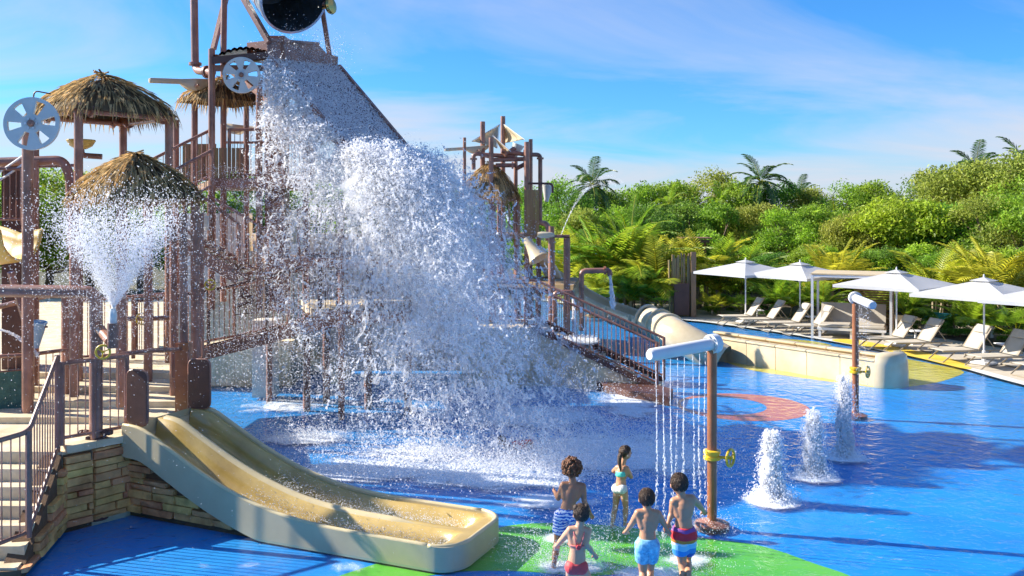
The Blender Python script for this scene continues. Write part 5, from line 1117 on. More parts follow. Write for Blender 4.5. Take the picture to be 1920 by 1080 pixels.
def person(label, base, h, k, skin_m, facing=(0, 1), female=False):
    t = thing('person', label, 'person', base); m = MB(); f = V((facing[0], facing[1], 0)).normalized(); sw = (k['shR']-k['shL']); shc = (k['shL']+k['shR'])/2; hip = (k['hipL']+k['hipR'])/2; up = (shc-hip); wx = sw.normalized(); hw = sw.length/2
    st = []
    for tt, w, d in ((-.06, .062, .06), (.08, .078, .066), (.25, .07, .058), (.42, .064, .052), (.62, .072, .057), (.8, .08, .06), (.93, .078, .052), (1.02, .05, .04), (1.06, .03, .034)):
        ww = w*h*(1 if tt < .5 else max(.8, min(1.15, hw/(.098*h)))); st.append((hip+up*tt, ww, d*h))
    loft(m, st, wx)
    hd = k['head']; rh = .073*h if 'rh' not in k else k['rh']
    cone(m, shc+up*.02, hd-V((0, 0, rh*.5)), .036*h, .032*h)
    fx = f.cross(V((0, 0, 1)))
    rot = Matrix((fx, f, V((0, 0, 1)))).transposed()
    m.ell(hd+V((0, 0, rh*.12)), (rh*.86, rh*1.02, rh*1.02), 18, 12, rot); m.ell(hd+f*rh*.28-V((0, 0, rh*.48)), (rh*.62, rh*.66, rh*.58), 14, 9, rot)
    m.ell(hd+f*rh*1.02-V((0, 0, rh*.22)), (rh*.13, rh*.2, rh*.2), 8, 6, rot); m.ell(hd+f*rh*.93-V((0, 0, rh*.62)), (rh*.26, rh*.09, rh*.1), 8, 6, rot)
    for s in (-1, 1): m.ell(hd+fx*s*rh*.87-f*rh*.05-V((0, 0, rh*.12)), (rh*.1, rh*.2, rh*.28), 8, 7, rot)
    for L, s in (('L', -1), ('R', 1)):
        sh, el, ha = k['sh'+L], k['el'+L], k['ha'+L]
        m.ell(sh-V((0, 0, .008*h)), .034*h, 12, 8); cone(m, sh-V((0, 0, .01*h)), el, .031*h, .025*h, 12, .031*h); cone(m, el, ha, .025*h, .0165*h, 12, .0235*h); hand(m, ha, ha-el, h, s)
        cone(m, sh, shc+up*.0, .028*h, .04*h); cone(m, sh-up*.05, hip+up*.6+(sh-shc)*.45, .03*h, .045*h)
        hp_, kn, an = k['hip'+L], k['kn'+L], k['an'+L]
        m.ell(hp_-f*.012*h, .052*h, 14, 9); cone(m, hp_, kn, .053*h, .034*h, 14, .049*h); cone(m, kn, an, .034*h, .02*h, 12, .034*h); m.ell(kn.lerp(an, .3)-f*.012*h, .03*h, 10, 7)
        td = k.get('toe'+L, f); cone(m, an-V((0, 0, .012*h)), an+td*.085*h-V((0, 0, .024*h)), .02*h, .015*h, 10); m.ell(an-td*.016*h-V((0, 0, .02*h)), .019*h, 10, 7)
        for q in range(5): cone(m, an+td*.08*h-V((0, 0, .027*h))+td.cross(V((0, 0, 1)))*(q-2)*.008*h, an+td*.105*h-V((0, 0, .03*h))+td.cross(V((0, 0, 1)))*(q-2)*.009*h, .006*h, .0055*h, 6)
    b = remeshed(m, 'body', skin_m, t, .0075, 5)
    ey = MB()
    for s in (-1, 1): ey.ell(hd+f*rh*.93+fx*s*rh*.36-V((0, 0, rh*.02)), rh*.1, 8, 6)
    ey.build('eyes', HAIR_BR, t, 'all'); return t
def trunks(root, k, h, m, length=.6, loose=1.0):
    b = MB(); hip = (k['hipL']+k['hipR'])/2; up = ((k['shL']+k['shR'])/2-hip); wx = (k['hipR']-k['hipL']).normalized()
    loft(b, [(hip+up*tt, w*h*loose, d*h*loose) for tt, w, d in ((-.12, .085, .072), (.0, .094, .08), (.1, .091, .077), (.2, .082, .068), (.235, .08, .066))], wx)
    for L in 'LR': 
        hp_, kn = k['hip'+L], k['kn'+L]; b.ell(hp_-V((0, .016*h, 0)), .066*h*loose, 14, 9); e = hp_.lerp(kn, length); b.tube([hp_+V((0, 0, .02*h)), hp_.lerp(e, .5), e], [.066*h*loose, .066*h*loose, .064*h*loose], 16)
    return remeshed(b, 'swim_trunks', m, root, .009, 3)
def obj_z_mat(name, stops, z0, z1, wave=0.0, rough=.7, zig=None):
    m = bpy.data.materials.new(name); m.use_nodes = True; t = m.node_tree; b = t.nodes['Principled BSDF']; b.inputs['Roughness'].default_value = rough; tcn = N(t, 'ShaderNodeTexCoord'); sp_ = N(t, 'ShaderNodeSeparateXYZ'); t.links.new(tcn.outputs['Object'], sp_.inputs[0]); z = sp_.outputs[2]
    if wave:
        sn = N(t, 'ShaderNodeMath', operation='MULTIPLY'); sn.inputs[1].default_value = 34; t.links.new(sp_.outputs[0], sn.inputs[0]); si = N(t, 'ShaderNodeMath', operation='SINE'); t.links.new(sn.outputs[0], si.inputs[0]); ad = N(t, 'ShaderNodeMath', operation='MULTIPLY_ADD'); ad.inputs[1].default_value = wave; t.links.new(si.outputs[0], ad.inputs[0]); t.links.new(z, ad.inputs[2]); z = ad.outputs[0]
    mr = N(t, 'ShaderNodeMapRange'); mr.inputs['From Min'].default_value = z0; mr.inputs['From Max'].default_value = z1; t.links.new(z, mr.inputs[0]); rp = N(t, 'ShaderNodeValToRGB'); rp.color_ramp.interpolation = 'CONSTANT'
    while len(rp.color_ramp.elements) < len(stops): rp.color_ramp.elements.new(.5)
    for e_, (p_, c) in zip(rp.color_ramp.elements, stops): e_.position = p_; e_.color = c+(1,)
    t.links.new(mr.outputs[0], rp.inputs[0]); out = rp.outputs[0]
    if zig:
        wv = N(t, 'ShaderNodeTexWave', Scale=7.5, Distortion=5.0); wv.bands_direction = 'Z'; wv.inputs['Detail Scale'].default_value = 3; t.links.new(tcn.outputs['Object'], wv.inputs['Vector']); r2 = N(t, 'ShaderNodeValToRGB'); r2.color_ramp.interpolation = 'CONSTANT'; r2.color_ramp.elements[1].position = .52; r2.color_ramp.elements[0].color = (.8, .82, .86, 1); r2.color_ramp.elements[1].color = zig+(1,); t.links.new(wv.outputs[0], r2.inputs[0])
        g = N(t, 'ShaderNodeMath', operation='LESS_THAN'); g.inputs[1].default_value = .84; t.links.new(mr.outputs[0], g.inputs[0]); mx = N(t, 'ShaderNodeMixRGB'); t.links.new(g.outputs[0], mx.inputs[0]); t.links.new(out, mx.inputs[1]); t.links.new(r2.outputs[0], mx.inputs[2]); out = mx.outputs[0]
    t.links.new(out, b.inputs['Base Color']); return m
def cap_hair(root, hd, rh, f, m, low=-.35, bulk=1.1, seed=1):
    r = random.Random(seed); b = MB(); f = V((f[0], f[1], 0)).normalized(); fx = f.cross(V((0, 0, 1))); c = hd+V((0, 0, rh*.2))-f*rh*.06
    for i in range(1500):
        z = r.uniform(-.85, 1); a = r.uniform(0, 6.283); q = V((math.sqrt(1-z*z)*math.cos(a), math.sqrt(1-z*z)*math.sin(a), z)); front = q.y
        if z < .35 and front > .3: continue
        if z < low+.15*front and not (front < -.2 and z > -.55): continue
        p = c+(fx*q.x*.88+f*q.y*1.04+V((0, 0, q.z*1.02)))*rh*bulk*.9; d = (V((0, 0, -1))+q*.4+V((r.uniform(-.4, .4), r.uniform(-.4, .4), 0))); d = (d-q*d.dot(q)).normalized(); b.bar(p-d*.012, p+d*.026+q*.0015, .005, .003)
    core = MB(); rot = Matrix((fx, f, V((0, 0, 1)))).transposed(); core.ell(c+V((0, 0, rh*.06))-f*rh*.08, (rh*.9, rh*.98, rh*.92), 18, 12, rot); core.ell(c-f*rh*.4-V((0, 0, rh*.22)), (rh*.66, rh*.52, rh*.48), 14, 9, rot)
    b.v += []; k0 = len(b.v); b.v += core.v; b.f += [tuple(i+k0 for i in q) for q in core.f]
    return b.build('hair', m, root, 'all')
def mk(Y0):
    return lambda cx, cy, dy=0.0: P(960+cx/3.6, 780+cy/3.6, Y0+dy)
# boy with curly hair
J = mk(11.1); k = dict(head=J(404, 372), shL=J(345, 462), shR=J(478, 470), elL=J(312, 555, .05), haL=J(288, 512, .25), elR=J(487, 572, .02), haR=J(528, 655, .15), hipL=J(332, 668), hipR=J(400, 672), knL=J(306, 850, .12), anL=J(282, 1008, -.1), knR=J(420, 835, .3), anR=J(430, 900, -.12), toeL=V((-.25, .9, -.35)).normalized(), toeR=V((0, -.4, -.9)).normalized())
h = 1.32; kid1 = person('curly haired boy in blue and pink patterned trunks, running away', G(1058, 1064), h, k, SK_TAN)
trunks(kid1, k, h, obj_z_mat('zigzag_blue_pink_cloth', [(0, (.75, .8, .85)), (.84, (.75, .2, .4))], .38, .76, 0, .7, (.02, .12, .5)), .62)
b = MB(); r_ = random.Random(5); c = J(404, 345); Rr = .122
for i in range(520):
    z = r_.uniform(-.8, 1); a = r_.uniform(0, 6.283); q = V((math.sqrt(1-z*z)*math.cos(a), math.sqrt(1-z*z)*math.sin(a), z))
    if q.y > .55 and z < .2: continue
    b.ell(c+q*Rr*r_.uniform(.72, 1.02), r_.uniform(.012, .022), 6, 4)
b.ell(c, Rr*.85, 14, 10); b.build('curly_hair', HAIR_CURL, kid1, 'all')
# girl in red bikini
J = mk(9.35); k = dict(head=J(468, 664), shL=J(392, 765), shR=J(512, 772), elL=J(340, 832, .05), haL=J(308, 868, .12), elR=J(498, 862, -.05), haR=J(552, 930, .1), hipL=J(405, 1015), hipR=J(465, 1015), knL=J(400, 1150, .22), anL=J(405, 1330, -.05), knR=J(520, 1130, .1), anR=J(560, 1270, -.2), toeR=V((.2, .3, -.9)).normalized())
h = 1.26; kid2 = person('girl in a coral red bikini nearest the camera, running away', V((k['hipL'].x, 9.35, 0)), h, k, SK_FAIR, female=True)
RED = mat('coral_red_swim_cloth', (.7, .07, .07), .6, .08, 8, .1, 80); PINK = mat('pink_swim_cloth', (.75, .2, .18), .6, .1, 8)
b = MB(); hip = (k['hipL']+k['hipR'])/2; up = ((k['shL']+k['shR'])/2-hip)
loft(b, [(hip+up*tt, w*h, d*h) for tt, w, d in ((-.17, .05, .055), (-.08, .078, .072), (.04, .086, .076), (.13, .082, .07))], V((1, 0, 0)))
for L in 'LR': b.ell(k['hip'+L]-V((0, .016*h, .0)), .063*h, 12, 8)
remeshed(b, 'bikini_bottom', RED, kid2, .008, 3)
b = MB(); shc = (k['shL']+k['shR'])/2; mid = hip+up*.62
b.tube([mid+V((.079*h*math.cos(a), .064*h*math.sin(a), 0)) for a in [2*math.pi*i/24 for i in range(24)]], .008, 6, False, True)
for s in (-1, 1): b.tube([mid+V((.02*s, -.066*h, 0)), hip+up*.85+V((.035*s*h, -.062*h, 0)), shc+V((.05*s*h, -.01, .03*h)), mid+V((.04*s*h, .07*h, .03))], .006, 6)
b.build('bikini_top', PINK, kid2, 'all')
b = MB()
for i in range(6): a = i*math.pi/3; b.ell(mid+V((math.cos(a)*.016, -.075*h, math.sin(a)*.016-.005)), (.013, .008, .013), 8, 6)
b.build('flower_bow', RED, [o for o in kid2.children if o.name.startswith('bikini_top')][0], 'all')
hr_ = cap_hair(kid2, k['head'], .073*h, (0, 1), HAIR_BR, -.3, 1.1, 3); rh = .073*h
b = MB(); b.ell(k['head']+V((-rh*.62, -rh*.2, rh*.82)), rh*.36, 10, 8); b.ell(k['head']+V((rh*.55, -rh*.2, rh*.9)), rh*.36, 10, 8); b.build('hair_buns', HAIR_BR, hr_, 'all')
# boy in light blue trunks
J = mk(9.8); k = dict(head=J(910, 560), shL=J(850, 650), shR=J(985, 655), elL=J(812, 722, .05), haL=J(780, 765, .1), elR=J(1022, 722, .02), haR=J(1040, 752, .03), hipL=J(882, 872), hipR=J(945, 872), knL=J(884, 1050, .12), anL=J(888, 1210, -.12), knR=J(932, 1030, .25), anR=J(930, 1170, .1))
h = 1.31; kid3 = person('boy in light blue trunks holding the next boy by the hand', V((k['hipL'].x, 9.8, 0)), h, k, SK_MID)
trunks(kid3, k, h, mat('light_blue_swim_cloth', (.12, .42, .75), .7, .35, 22, .3, 40, col2=(.3, .62, .85)), .55, 1.02); cap_hair(kid3, k['head'], .073*h, (0, 1), HAIR_BR, -.4, 1.12, 8)
# boy in banded trunks
J = mk(9.9); k = dict(head=J(1128, 462), shL=J(1092, 572), shR=J(1215, 552), elL=J(1080, 655, .02), haL=J(1058, 712, -.02), elR=J(1262, 600, .12), haR=J(1290, 636, .25), hipL=J(1130, 800), hipR=J(1190, 800), knL=J(1150, 990, .1), anL=J(1170, 1190, -.05), knR=J(1180, 970, .3), anR=J(1195, 1060, -.05), toeR=V((0, -.2, -.95)).normalized())
h = 1.42; kid4 = person('boy in red, white and blue banded trunks beside the shower post', V((k['hipL'].x, 9.9, 0)), h, k, SK_MID)
zh = k['hipL'].z
trunks(kid4, k, h, obj_z_mat('banded_swim_cloth', [(0, (.02, .12, .5)), (.2, (.05, .3, .7)), (.36, (.3, .65, .8)), (.5, (.8, .8, .78)), (.56, (.85, .25, .03)), (.66, (.75, .03, .04)), (.84, (.25, .08, .3)), (.92, (.72, .04, .06))], zh-.33, zh+.12, .008), .62, 1.04); cap_hair(kid4, k['head'], .073*h, (-.15, 1), HAIR_BR, -.4, 1.12, 9)
# girl in teal bikini, turned right
J = mk(12.45); k = dict(head=J(765, 248), shL=J(712, 345, .05), shR=J(775, 350, -.05), elL=J(684, 372, .14), haL=J(740, 392, .24), elR=J(805, 412, .0), haR=J(772, 390, .16), hipL=J(712, 490, .04), hipR=J(752, 492, -.04), knL=J(698, 610, .05), anL=J(675, 738, .0), knR=J(768, 610, .0), anR=J(762, 722, .02), toeL=V((.5, .8, -.1)).normalized(), toeR=V((.8, .5, -.1)).normalized(), rh=.083)
h = 1.12; kid5 = person('girl in a teal bikini standing with face turned right', G(1158, 988), h, k, SK_MID, (.93, .36), True)
TEAL = mat('teal_swim_cloth', (.05, .42, .35), .6, .25, 20, .1, 60, col2=(.12, .6, .5)); PALE = mat('pale_floral_swim_cloth', (.62, .66, .62), .6, .25, 45, col2=(.75, .72, .66))
hip = (k['hipL']+k['hipR'])/2; up = ((k['shL']+k['shR'])/2-hip); wx = (k['shR']-k['shL']).normalized(); b = MB()
loft(b, [(hip+up*tt, w*h, d*h) for tt, w, d in ((.6, .078, .062), (.68, .08, .066), (.78, .08, .067), (.84, .076, .06))], wx); remeshed(b, 'bikini_top', TEAL, kid5, .007, 2)
b = MB(); loft(b, [(hip+up*tt, w*h, d*h) for tt, w, d in ((-.17, .05, .055), (-.08, .08, .074), (.04, .086, .078), (.16, .081, .071))], wx)
for L in 'LR': b.ell(k['hip'+L]+V((-.014*h, -.006*h, 0)), .064*h, 12, 8)
remeshed(b, 'bikini_bottom', PALE, kid5, .007, 2)
cap_hair(kid5, k['head'], k['rh'], (.93, .36), HAIR_BR, -.2, 1.08, 12)
b = MB(); hd = k['head']; b.tube([hd+V((-.055, -.03, .01)), hd+V((-.085, -.05, -.04)), hd+V((-.09, -.06, -.12)), hd+V((-.075, -.07, -.2)), hd+V((-.07, -.07, -.24))], [.03, .032, .028, .018, .006], 10); b.build('wet_ponytail', HAIR_BR, kid5, 'all')
# half hidden child crawling in the splash
def J(px, py, dy=0.0): return P(px, py, 16.6+dy)
k = dict(head=J(940, 826, .1), shL=J(950, 838, .15), shR=J(956, 838, -.12), elL=J(944, 852, .2), haL=J(938, 866, .2), elR=J(950, 854, -.2), haR=J(944, 867, -.22), hipL=J(990, 833, .07), hipR=J(992, 833, -.07), knL=J(985, 856, .1), anL=J(1014, 866, .1), knR=J(988, 857, -.1), anR=J(1018, 867, -.1), toeL=V((.95, 0, -.3)), toeR=V((.95, 0, -.3)))
kid6 = person('child in red swimwear crawling half hidden in the splash', G(970, 862), 1.0, k, SK_TAN, (-1, -.1))
b = MB(); a_h = (k['hipL']+k['hipR'])/2; sc_ = (k['shL']+k['shR'])/2
for tt in (0, .3, .6): b.ell(a_h.lerp(sc_, tt), (.1, .1, .095), 14, 9)
remeshed(b, 'red_swimsuit', RED, kid6, .01, 3); cap_hair(kid6, k['head'], .073, (-1, 0), HAIR_BR, -.4, 1.12, 15)
# ================================================================== WATER IN THE AIR
OCT = np.array([(1, 0, 0), (-1, 0, 0), (0, 1, 0), (0, -1, 0), (0, 0, 1), (0, 0, -1)], float); OF = np.array([(0, 2, 4), (2, 1, 4), (1, 3, 4), (3, 0, 4), (2, 0, 5), (1, 2, 5), (3, 1, 5), (0, 3, 5)])
TET = np.array([(1, 1, 1), (1, -1, -1), (-1, 1, -1), (-1, -1, 1)], float)*.8; TF = np.array([(0, 1, 2), (0, 3, 1), (0, 2, 3), (1, 3, 2)])
def drops(name, label, pos, rad, vel=None, stretch=0.0, cat='splash', kind='stuff', tet=True):
    pos = np.asarray(pos, float); rad = np.asarray(rad, float); keep = pos[:, 2] > .0; pos = pos[keep]; rad = rad[keep]; n = len(pos)
    if vel is None: z = rng.normal(size=(n, 3)); st_ = np.ones(n)*1.15
    else: z = np.asarray(vel, float)[keep]; z = z/(np.linalg.norm(z, axis=1)[:, None]+1e-9)+rng.normal(size=(n, 3))*.18; st_ = 1+stretch*rng.random(n)
    z = z/(np.linalg.norm(z, axis=1)[:, None]+1e-9); a = rng.normal(size=(n, 3)); x = np.cross(a, z); x /= np.linalg.norm(x, axis=1)[:, None]+1e-9; y = np.cross(z, x); vv_, ff_, k0 = [], [], 0
    small = (rad < .0095) | tet
    for OC, OFF, nv, sel in ((TET, TF, 4, small), (OCT, OF, 6, ~small)):
        m_ = int(sel.sum())
        if not m_: continue
        v = pos[sel][:, None, :]+rad[sel][:, None, None]*(OC[None, :, 0:1]*x[sel][:, None, :]+OC[None, :, 1:2]*y[sel][:, None, :]+OC[None, :, 2:3]*z[sel][:, None, :]*st_[sel][:, None, None])
        vv_.append(v.reshape(-1, 3)); ff_.append((OFF[None]+k0+nv*np.arange(m_)[:, None, None]).reshape(-1, 3)); k0 += m_*nv
    me = npmesh(name, np.concatenate(vv_), np.concatenate(ff_), False); o = link(name, me, M['drop']); o['label'] = label; o['category'] = cat; o['kind'] = kind
    return o
g = np.array([0, 0, -9.81])
def strands(origin, vel, t, n, spread, rad, seg=10, wig=.05):
    """break a flow into ligaments: every origin/time makes a short wiggly chain of drops"""
    k = len(origin); c = origin+vel*t[:, None]+.5*g*t[:, None]**2; vv = vel+g*t[:, None]
    d = vv/(np.linalg.norm(vv, axis=1)[:, None]+1e-9); side = rng.normal(size=(k, 3)); d = d+side*.75; d /= np.linalg.norm(d, axis=1)[:, None]
    L = rng.gamma(1.6, wig, k)*1.0; out, rr, ve = [], [], []
    walk = np.cumsum(np.cumsum(rng.normal(size=(k, seg, 3))*.16, axis=1), axis=1); s = np.linspace(-.5, .5, seg)
    pts = c[:, None, :]+d[:, None, :]*(s[None, :, None]*L[:, None, None]*2)+walk*(L[:, None, None]*.28)
    keep = rng.random((k, seg)) < .9; taper = (1-np.abs(s)*1.2)[None, :]*rng.uniform(.5, 1.3, (k, 1))
    r = rad[:, None]*taper*rng.uniform(.6, 1.2, (k, seg)); pts = pts+rng.normal(size=pts.shape)*spread
    tang = np.gradient(pts, axis=1); return pts[keep], r[keep], tang[keep]
A2, B2, A1, B1 = [np.array(v) for v in (RA2, RB2, RA, RB)]; sd = np.array(SD); wdir = (B2-A2)/np.linalg.norm(B2-A2)
P_, R_, V_ = [], [], []
# S1: the main sheet shooting off the ramp lip
def lip(n): u = rng.random(n)**1.5*1.05-.05; return A2+(B2-A2)*u[:, None], u
def clumpy(p, t, lo, hi, seed):           # keep drops where the torn flow is thick
    k = np.array([.55*mnoise.noise(V(q)*1.7+V((seed, 0, 0)))+.45*mnoise.noise(V(q)*5.0+V((0, seed, 0))) for q in p]); return k > lo+(hi-lo)*t
def sheet_flow(n, smin, smax, vz0, vz1, tmax, lat, rad, wig, seg=8, bias=1.0, spread=.006, lo=-.5, hi=.02):
    o, u = lip(n); s = smin+(smax-smin)*rng.random(n)**bias; v = sd*s[:, None]+np.array([0, 0, 1])*rng.uniform(vz0, vz1, n)[:, None]+wdir*(rng.normal(size=n)[:, None]*lat-.95)+rng.normal(size=(n, 3))*np.array([.25, .25, .35])
    o = o+rng.normal(size=(n, 3))*np.array([.08, .08, .1]); t = tmax*rng.random(n)**.8; c = o+v*t[:, None]+.5*g*t[:, None]**2; k = clumpy(c, t, lo, hi, 3.1); o, v, t = o[k], v[k], t[k]; n = len(o)
    p, r, ve = strands(o, v, t, n, spread, rad[0]+(rad[1]-rad[0])*rng.random(n)**2.2, seg, wig); P_.append(p); R_.append(r); V_.append(ve)
sheet_flow(7000, 1.6, 4.6, -1.2, 1.1, .45, .35, (.010, .026), .045, 8, .8)       # dense crest near the lip
sheet_flow(34000, .9, 4.9, -1.8, .9, 1.1, .5, (.008, .026), .05, 8, .75)        # falling mass
sheet_flow(9000, .2, 3.2, -2.5, .2, 1.15, .7, (.008, .023), .05, 8, 1.0)          # nearer, slower part
sheet_flow(4000, 2.6, 5.6, -1.5, .8, 1.1, .8, (.004, .010), .035, 6, 1.0)          # outer fringe
# S2: curtain pouring over the left edge of the ramp
n = 15000; u = rng.random(n); o = A1+(A2-A1)*u[:, None]+np.array([0, 0, .05]); v = -wdir*rng.uniform(.1, 1.3, n)[:, None]+sd*rng.uniform(-.2, 1.1, n)[:, None]+np.array([0, 0, 1])*rng.uniform(-1.2, .2, n)[:, None]
t = 1.0*rng.random(n)**1.2; k = clumpy(o+v*t[:, None]+.5*g*t[:, None]**2, t, -.35, .16, 8.2); o, v, t = o[k], v[k], t[k]; n = len(o)
p, r, ve = strands(o, v, t, n, .005, (.008+.018*rng.random(n)**2)*(1-.15*t), 9, .06); P_.append(p); R_.append(r); V_.append(ve)
# water running down the ramp itself
n = 13000; u, q = rng.random(n), rng.random(n); p = (A1+(B1-A1)*u[:, None])*(1-q[:, None])+(A2+(B2-A2)*u[:, None])*q[:, None]+np.array(UPN)*rng.gamma(1.2, .018, n)[:, None]+np.array(UPN)*.03
P_.append(p); R_.append(rng.uniform(.006, .014, n)); V_.append(np.repeat((A2-A1)[None], n, 0))
# splatter round the spill box and bucket mouth
n = 2600; u = rng.random(n)**.6; p = A1+(B1-A1)*u[:, None]+np.array([0, 0, .25])+rng.normal(size=(n, 3))*np.array([.22, .3, .3])-np.array([0, .2, 0]); P_.append(p); R_.append(rng.uniform(.003, .008, n)); V_.append(rng.normal(size=(n, 3)))
drops('bucket_splash', 'huge white mass of water bursting off the spill roof', np.concatenate(P_), np.concatenate(R_), np.concatenate(V_), .8)
# connected torn sheets inside the falling mass
def nz(p, s, o=0.0): return mnoise.noise(V((p[0]*s+o, p[1]*s-o, p[2]*s+o*.7)))
def ribbon(orig, velf, tmax, nu, nt, seed, cut0, cut1, turb):
    pts = np.zeros((nu+1, nt+1, 3)); val = np.zeros((nu+1, nt+1))
    for i in range(nu+1):
        u = i/nu; o = orig(u); v = velf(u)
        for j in range(nt+1):
            t = .01+tmax*j/nt; p = o+v*t+.5*g*t*t; d1 = mnoise.noise_vector(V(p*2.2)+V((seed, 0, 0))); d2 = mnoise.noise_vector(V(p*7)+V((0, seed, 0))); p = p+np.array(d1)*turb*t+np.array(d2)*turb*.22*t; pts[i, j] = p
            val[i, j] = .3*nz(p*np.array([1, 1, .6]), 3.0, seed)+.5*nz(p*np.array([1, 1, .5]), 7.5, seed*2)+.5*nz(p*np.array([1, 1, .45]), 17.0, seed*3)-(cut0+(cut1-cut0)*t/tmax)
    k = np.arange((nu+1)*(nt+1)).reshape(nu+1, nt+1); keep = (val[:-1, :-1]+val[1:, :-1]+val[1:, 1:]+val[:-1, 1:]) > 0
    q = np.stack([k[:-1, :-1], k[1:, :-1], k[1:, 1:], k[:-1, 1:]], -1)[keep]; return pts.reshape(-1, 3), q
vs_, fs_, k0 = [], [], 0
for r_i in range(9):
    rr_ = random.Random(r_i+50); s0_, vz_, lat_ = rr_.uniform(1.2, 4.8), rr_.uniform(-1.7, .8), rr_.uniform(-1.6, -.2)
    pv, q = ribbon(lambda u: A2+(B2-A2)*(u*1.05-.05), lambda u: sd*(s0_+.7*mnoise.noise(V((u*3, r_i, 0))))+np.array([0, 0, vz_+.7*mnoise.noise(V((u*4, 0, r_i)))])+wdir*(lat_+.8*(u-.5)), 1.05, 84, 120, r_i*1.7, -.3, .3, .34); vs_.append(pv); fs_.append(q+k0); k0 += len(pv)
for r_i in range(4):
    rr_ = random.Random(r_i+90); a0_, a1_, vz_ = rr_.uniform(.05, 1.1), rr_.uniform(-.1, .9), rr_.uniform(-1.1, .1)
    pv, q = ribbon(lambda u: A1+(A2-A1)*u+np.array([0, 0, .04]), lambda u: -wdir*(a0_+.4*mnoise.noise(V((u*5, r_i, 2))))+sd*(a1_+.4*mnoise.noise(V((u*6, 3, r_i))))+np.array([0, 0, vz_]), .85, 90, 80, r_i*2.3+40, -.1, .45, .3); vs_.append(pv); fs_.append(q+k0); k0 += len(pv)
me = npmesh('water_sheets', np.concatenate(vs_), np.concatenate(fs_), True); o = link('water_sheets', me, M['sheet']); o['label'] = 'torn white sheets of water inside the bucket splash'; o['category'] = 'splash'; o['kind'] = 'stuff'
# S3: fine spray drifting around the falling mass
n = 70000; o, u = lip(n); s = rng.uniform(-.4, 5.2, n); v = sd*s[:, None]+wdir*(rng.normal(size=n)[:, None]*1.1-.8)+np.array([0, 0, 1])*rng.uniform(-2, 1, n)[:, None]; t = rng.random(n)**.9*1.15; p = o+v*t[:, None]+.5*g*t[:, None]**2+rng.normal(size=(n, 3))*.16
n2 = 26000; p2 = np.stack([rng.normal(-4.4, 1.2, n2), rng.normal(17.4, .8, n2), rng.uniform(.1, 5.2, n2)**1.0], 1)
pp_ = np.concatenate([p, p2]); drops('fine_spray', 'fine haze of droplets round the falling water', pp_, rng.uniform(.0035, .0085, len(pp_)))
# S4: churn where the mass lands
def churn(n, px, py, rx, ry, hz, rad): c = G(px, py); q = rng.normal(size=(n, 2)); z = rng.exponential(hz, n); return np.stack([c.x+q[:, 0]*rx, c.y+q[:, 1]*ry, z], 1), rng.uniform(*rad, n)
parts = [churn(20000, 960, 868, 1.5, .75, .13, (.005, .013)), churn(15000, 1140, 840, 1.3, 1.1, .11, (.005, .012)), churn(3500, 1080, 740, .9, 1.2, .3, (.005, .012)), churn(3000, 560, 820, .7, .35, .07, (.005, .012)), churn(3500, 720, 870, 1.1, .7, .09, (.004, .01)), churn(2500, 860, 760, .8, .9, .35, (.004, .011))]
drops('landing_splash', 'white churned splash where the bucket water lands', np.concatenate([a for a, b in parts]), np.concatenate([b for a, b in parts]), None, 0)
# S5: fan spray of the cannon
c = np.array(P(213, 578, 12.3)); n = 30000; a = np.where(rng.random(n) < .55, rng.uniform(-.56, .6, n), np.where(rng.random(n) < .5, rng.normal(.42, .12, n), rng.normal(-.34, .14, n))); b = rng.normal(0, .15, n); q = rng.random(n)**.85; sp_ = 2.0*(1-.2*np.abs(a))*q*np.clip(rng.normal(.92, .17, n), .3, 1.4)
drag = 1-.25*q*q; p = c+np.stack([np.tan(a)*sp_*drag*1.02, np.tan(b)*sp_, sp_*drag-.22*q**3*rng.random(n)], 1)+rng.normal(size=(n, 3))*(.006+.075*q[:, None]**1.5)*np.array([1.3, 1, 1]); far = rng.random(n) < .2; p[far] += rng.normal(size=(far.sum(), 3))*np.array([.5, .3, .35])+np.array([0, 0, -.35]); v = p-c
drops('fan_spray', 'white V shaped fan of spray above the water cannon', p, rng.uniform(.0024, .0056, n)*(.8+.6*q), v, .8)
# droplets drifting across the left part of the place
n = 7000; p = np.stack([rng.uniform(-7.6, -1.5, n), rng.uniform(10.6, 15.5, n), rng.uniform(.1, 4.6, n)**1.0], 1); keep = rng.random(n) < np.clip((p[:, 2]+.4)/3.6, .1, 1)*np.clip((-p[:, 0]-1.0)/4.5, .12, 1); p = p[keep]; drops('drifting_drops', 'sparse bright droplets drifting over the left terrace', p, rng.uniform(.002, .006, len(p)))
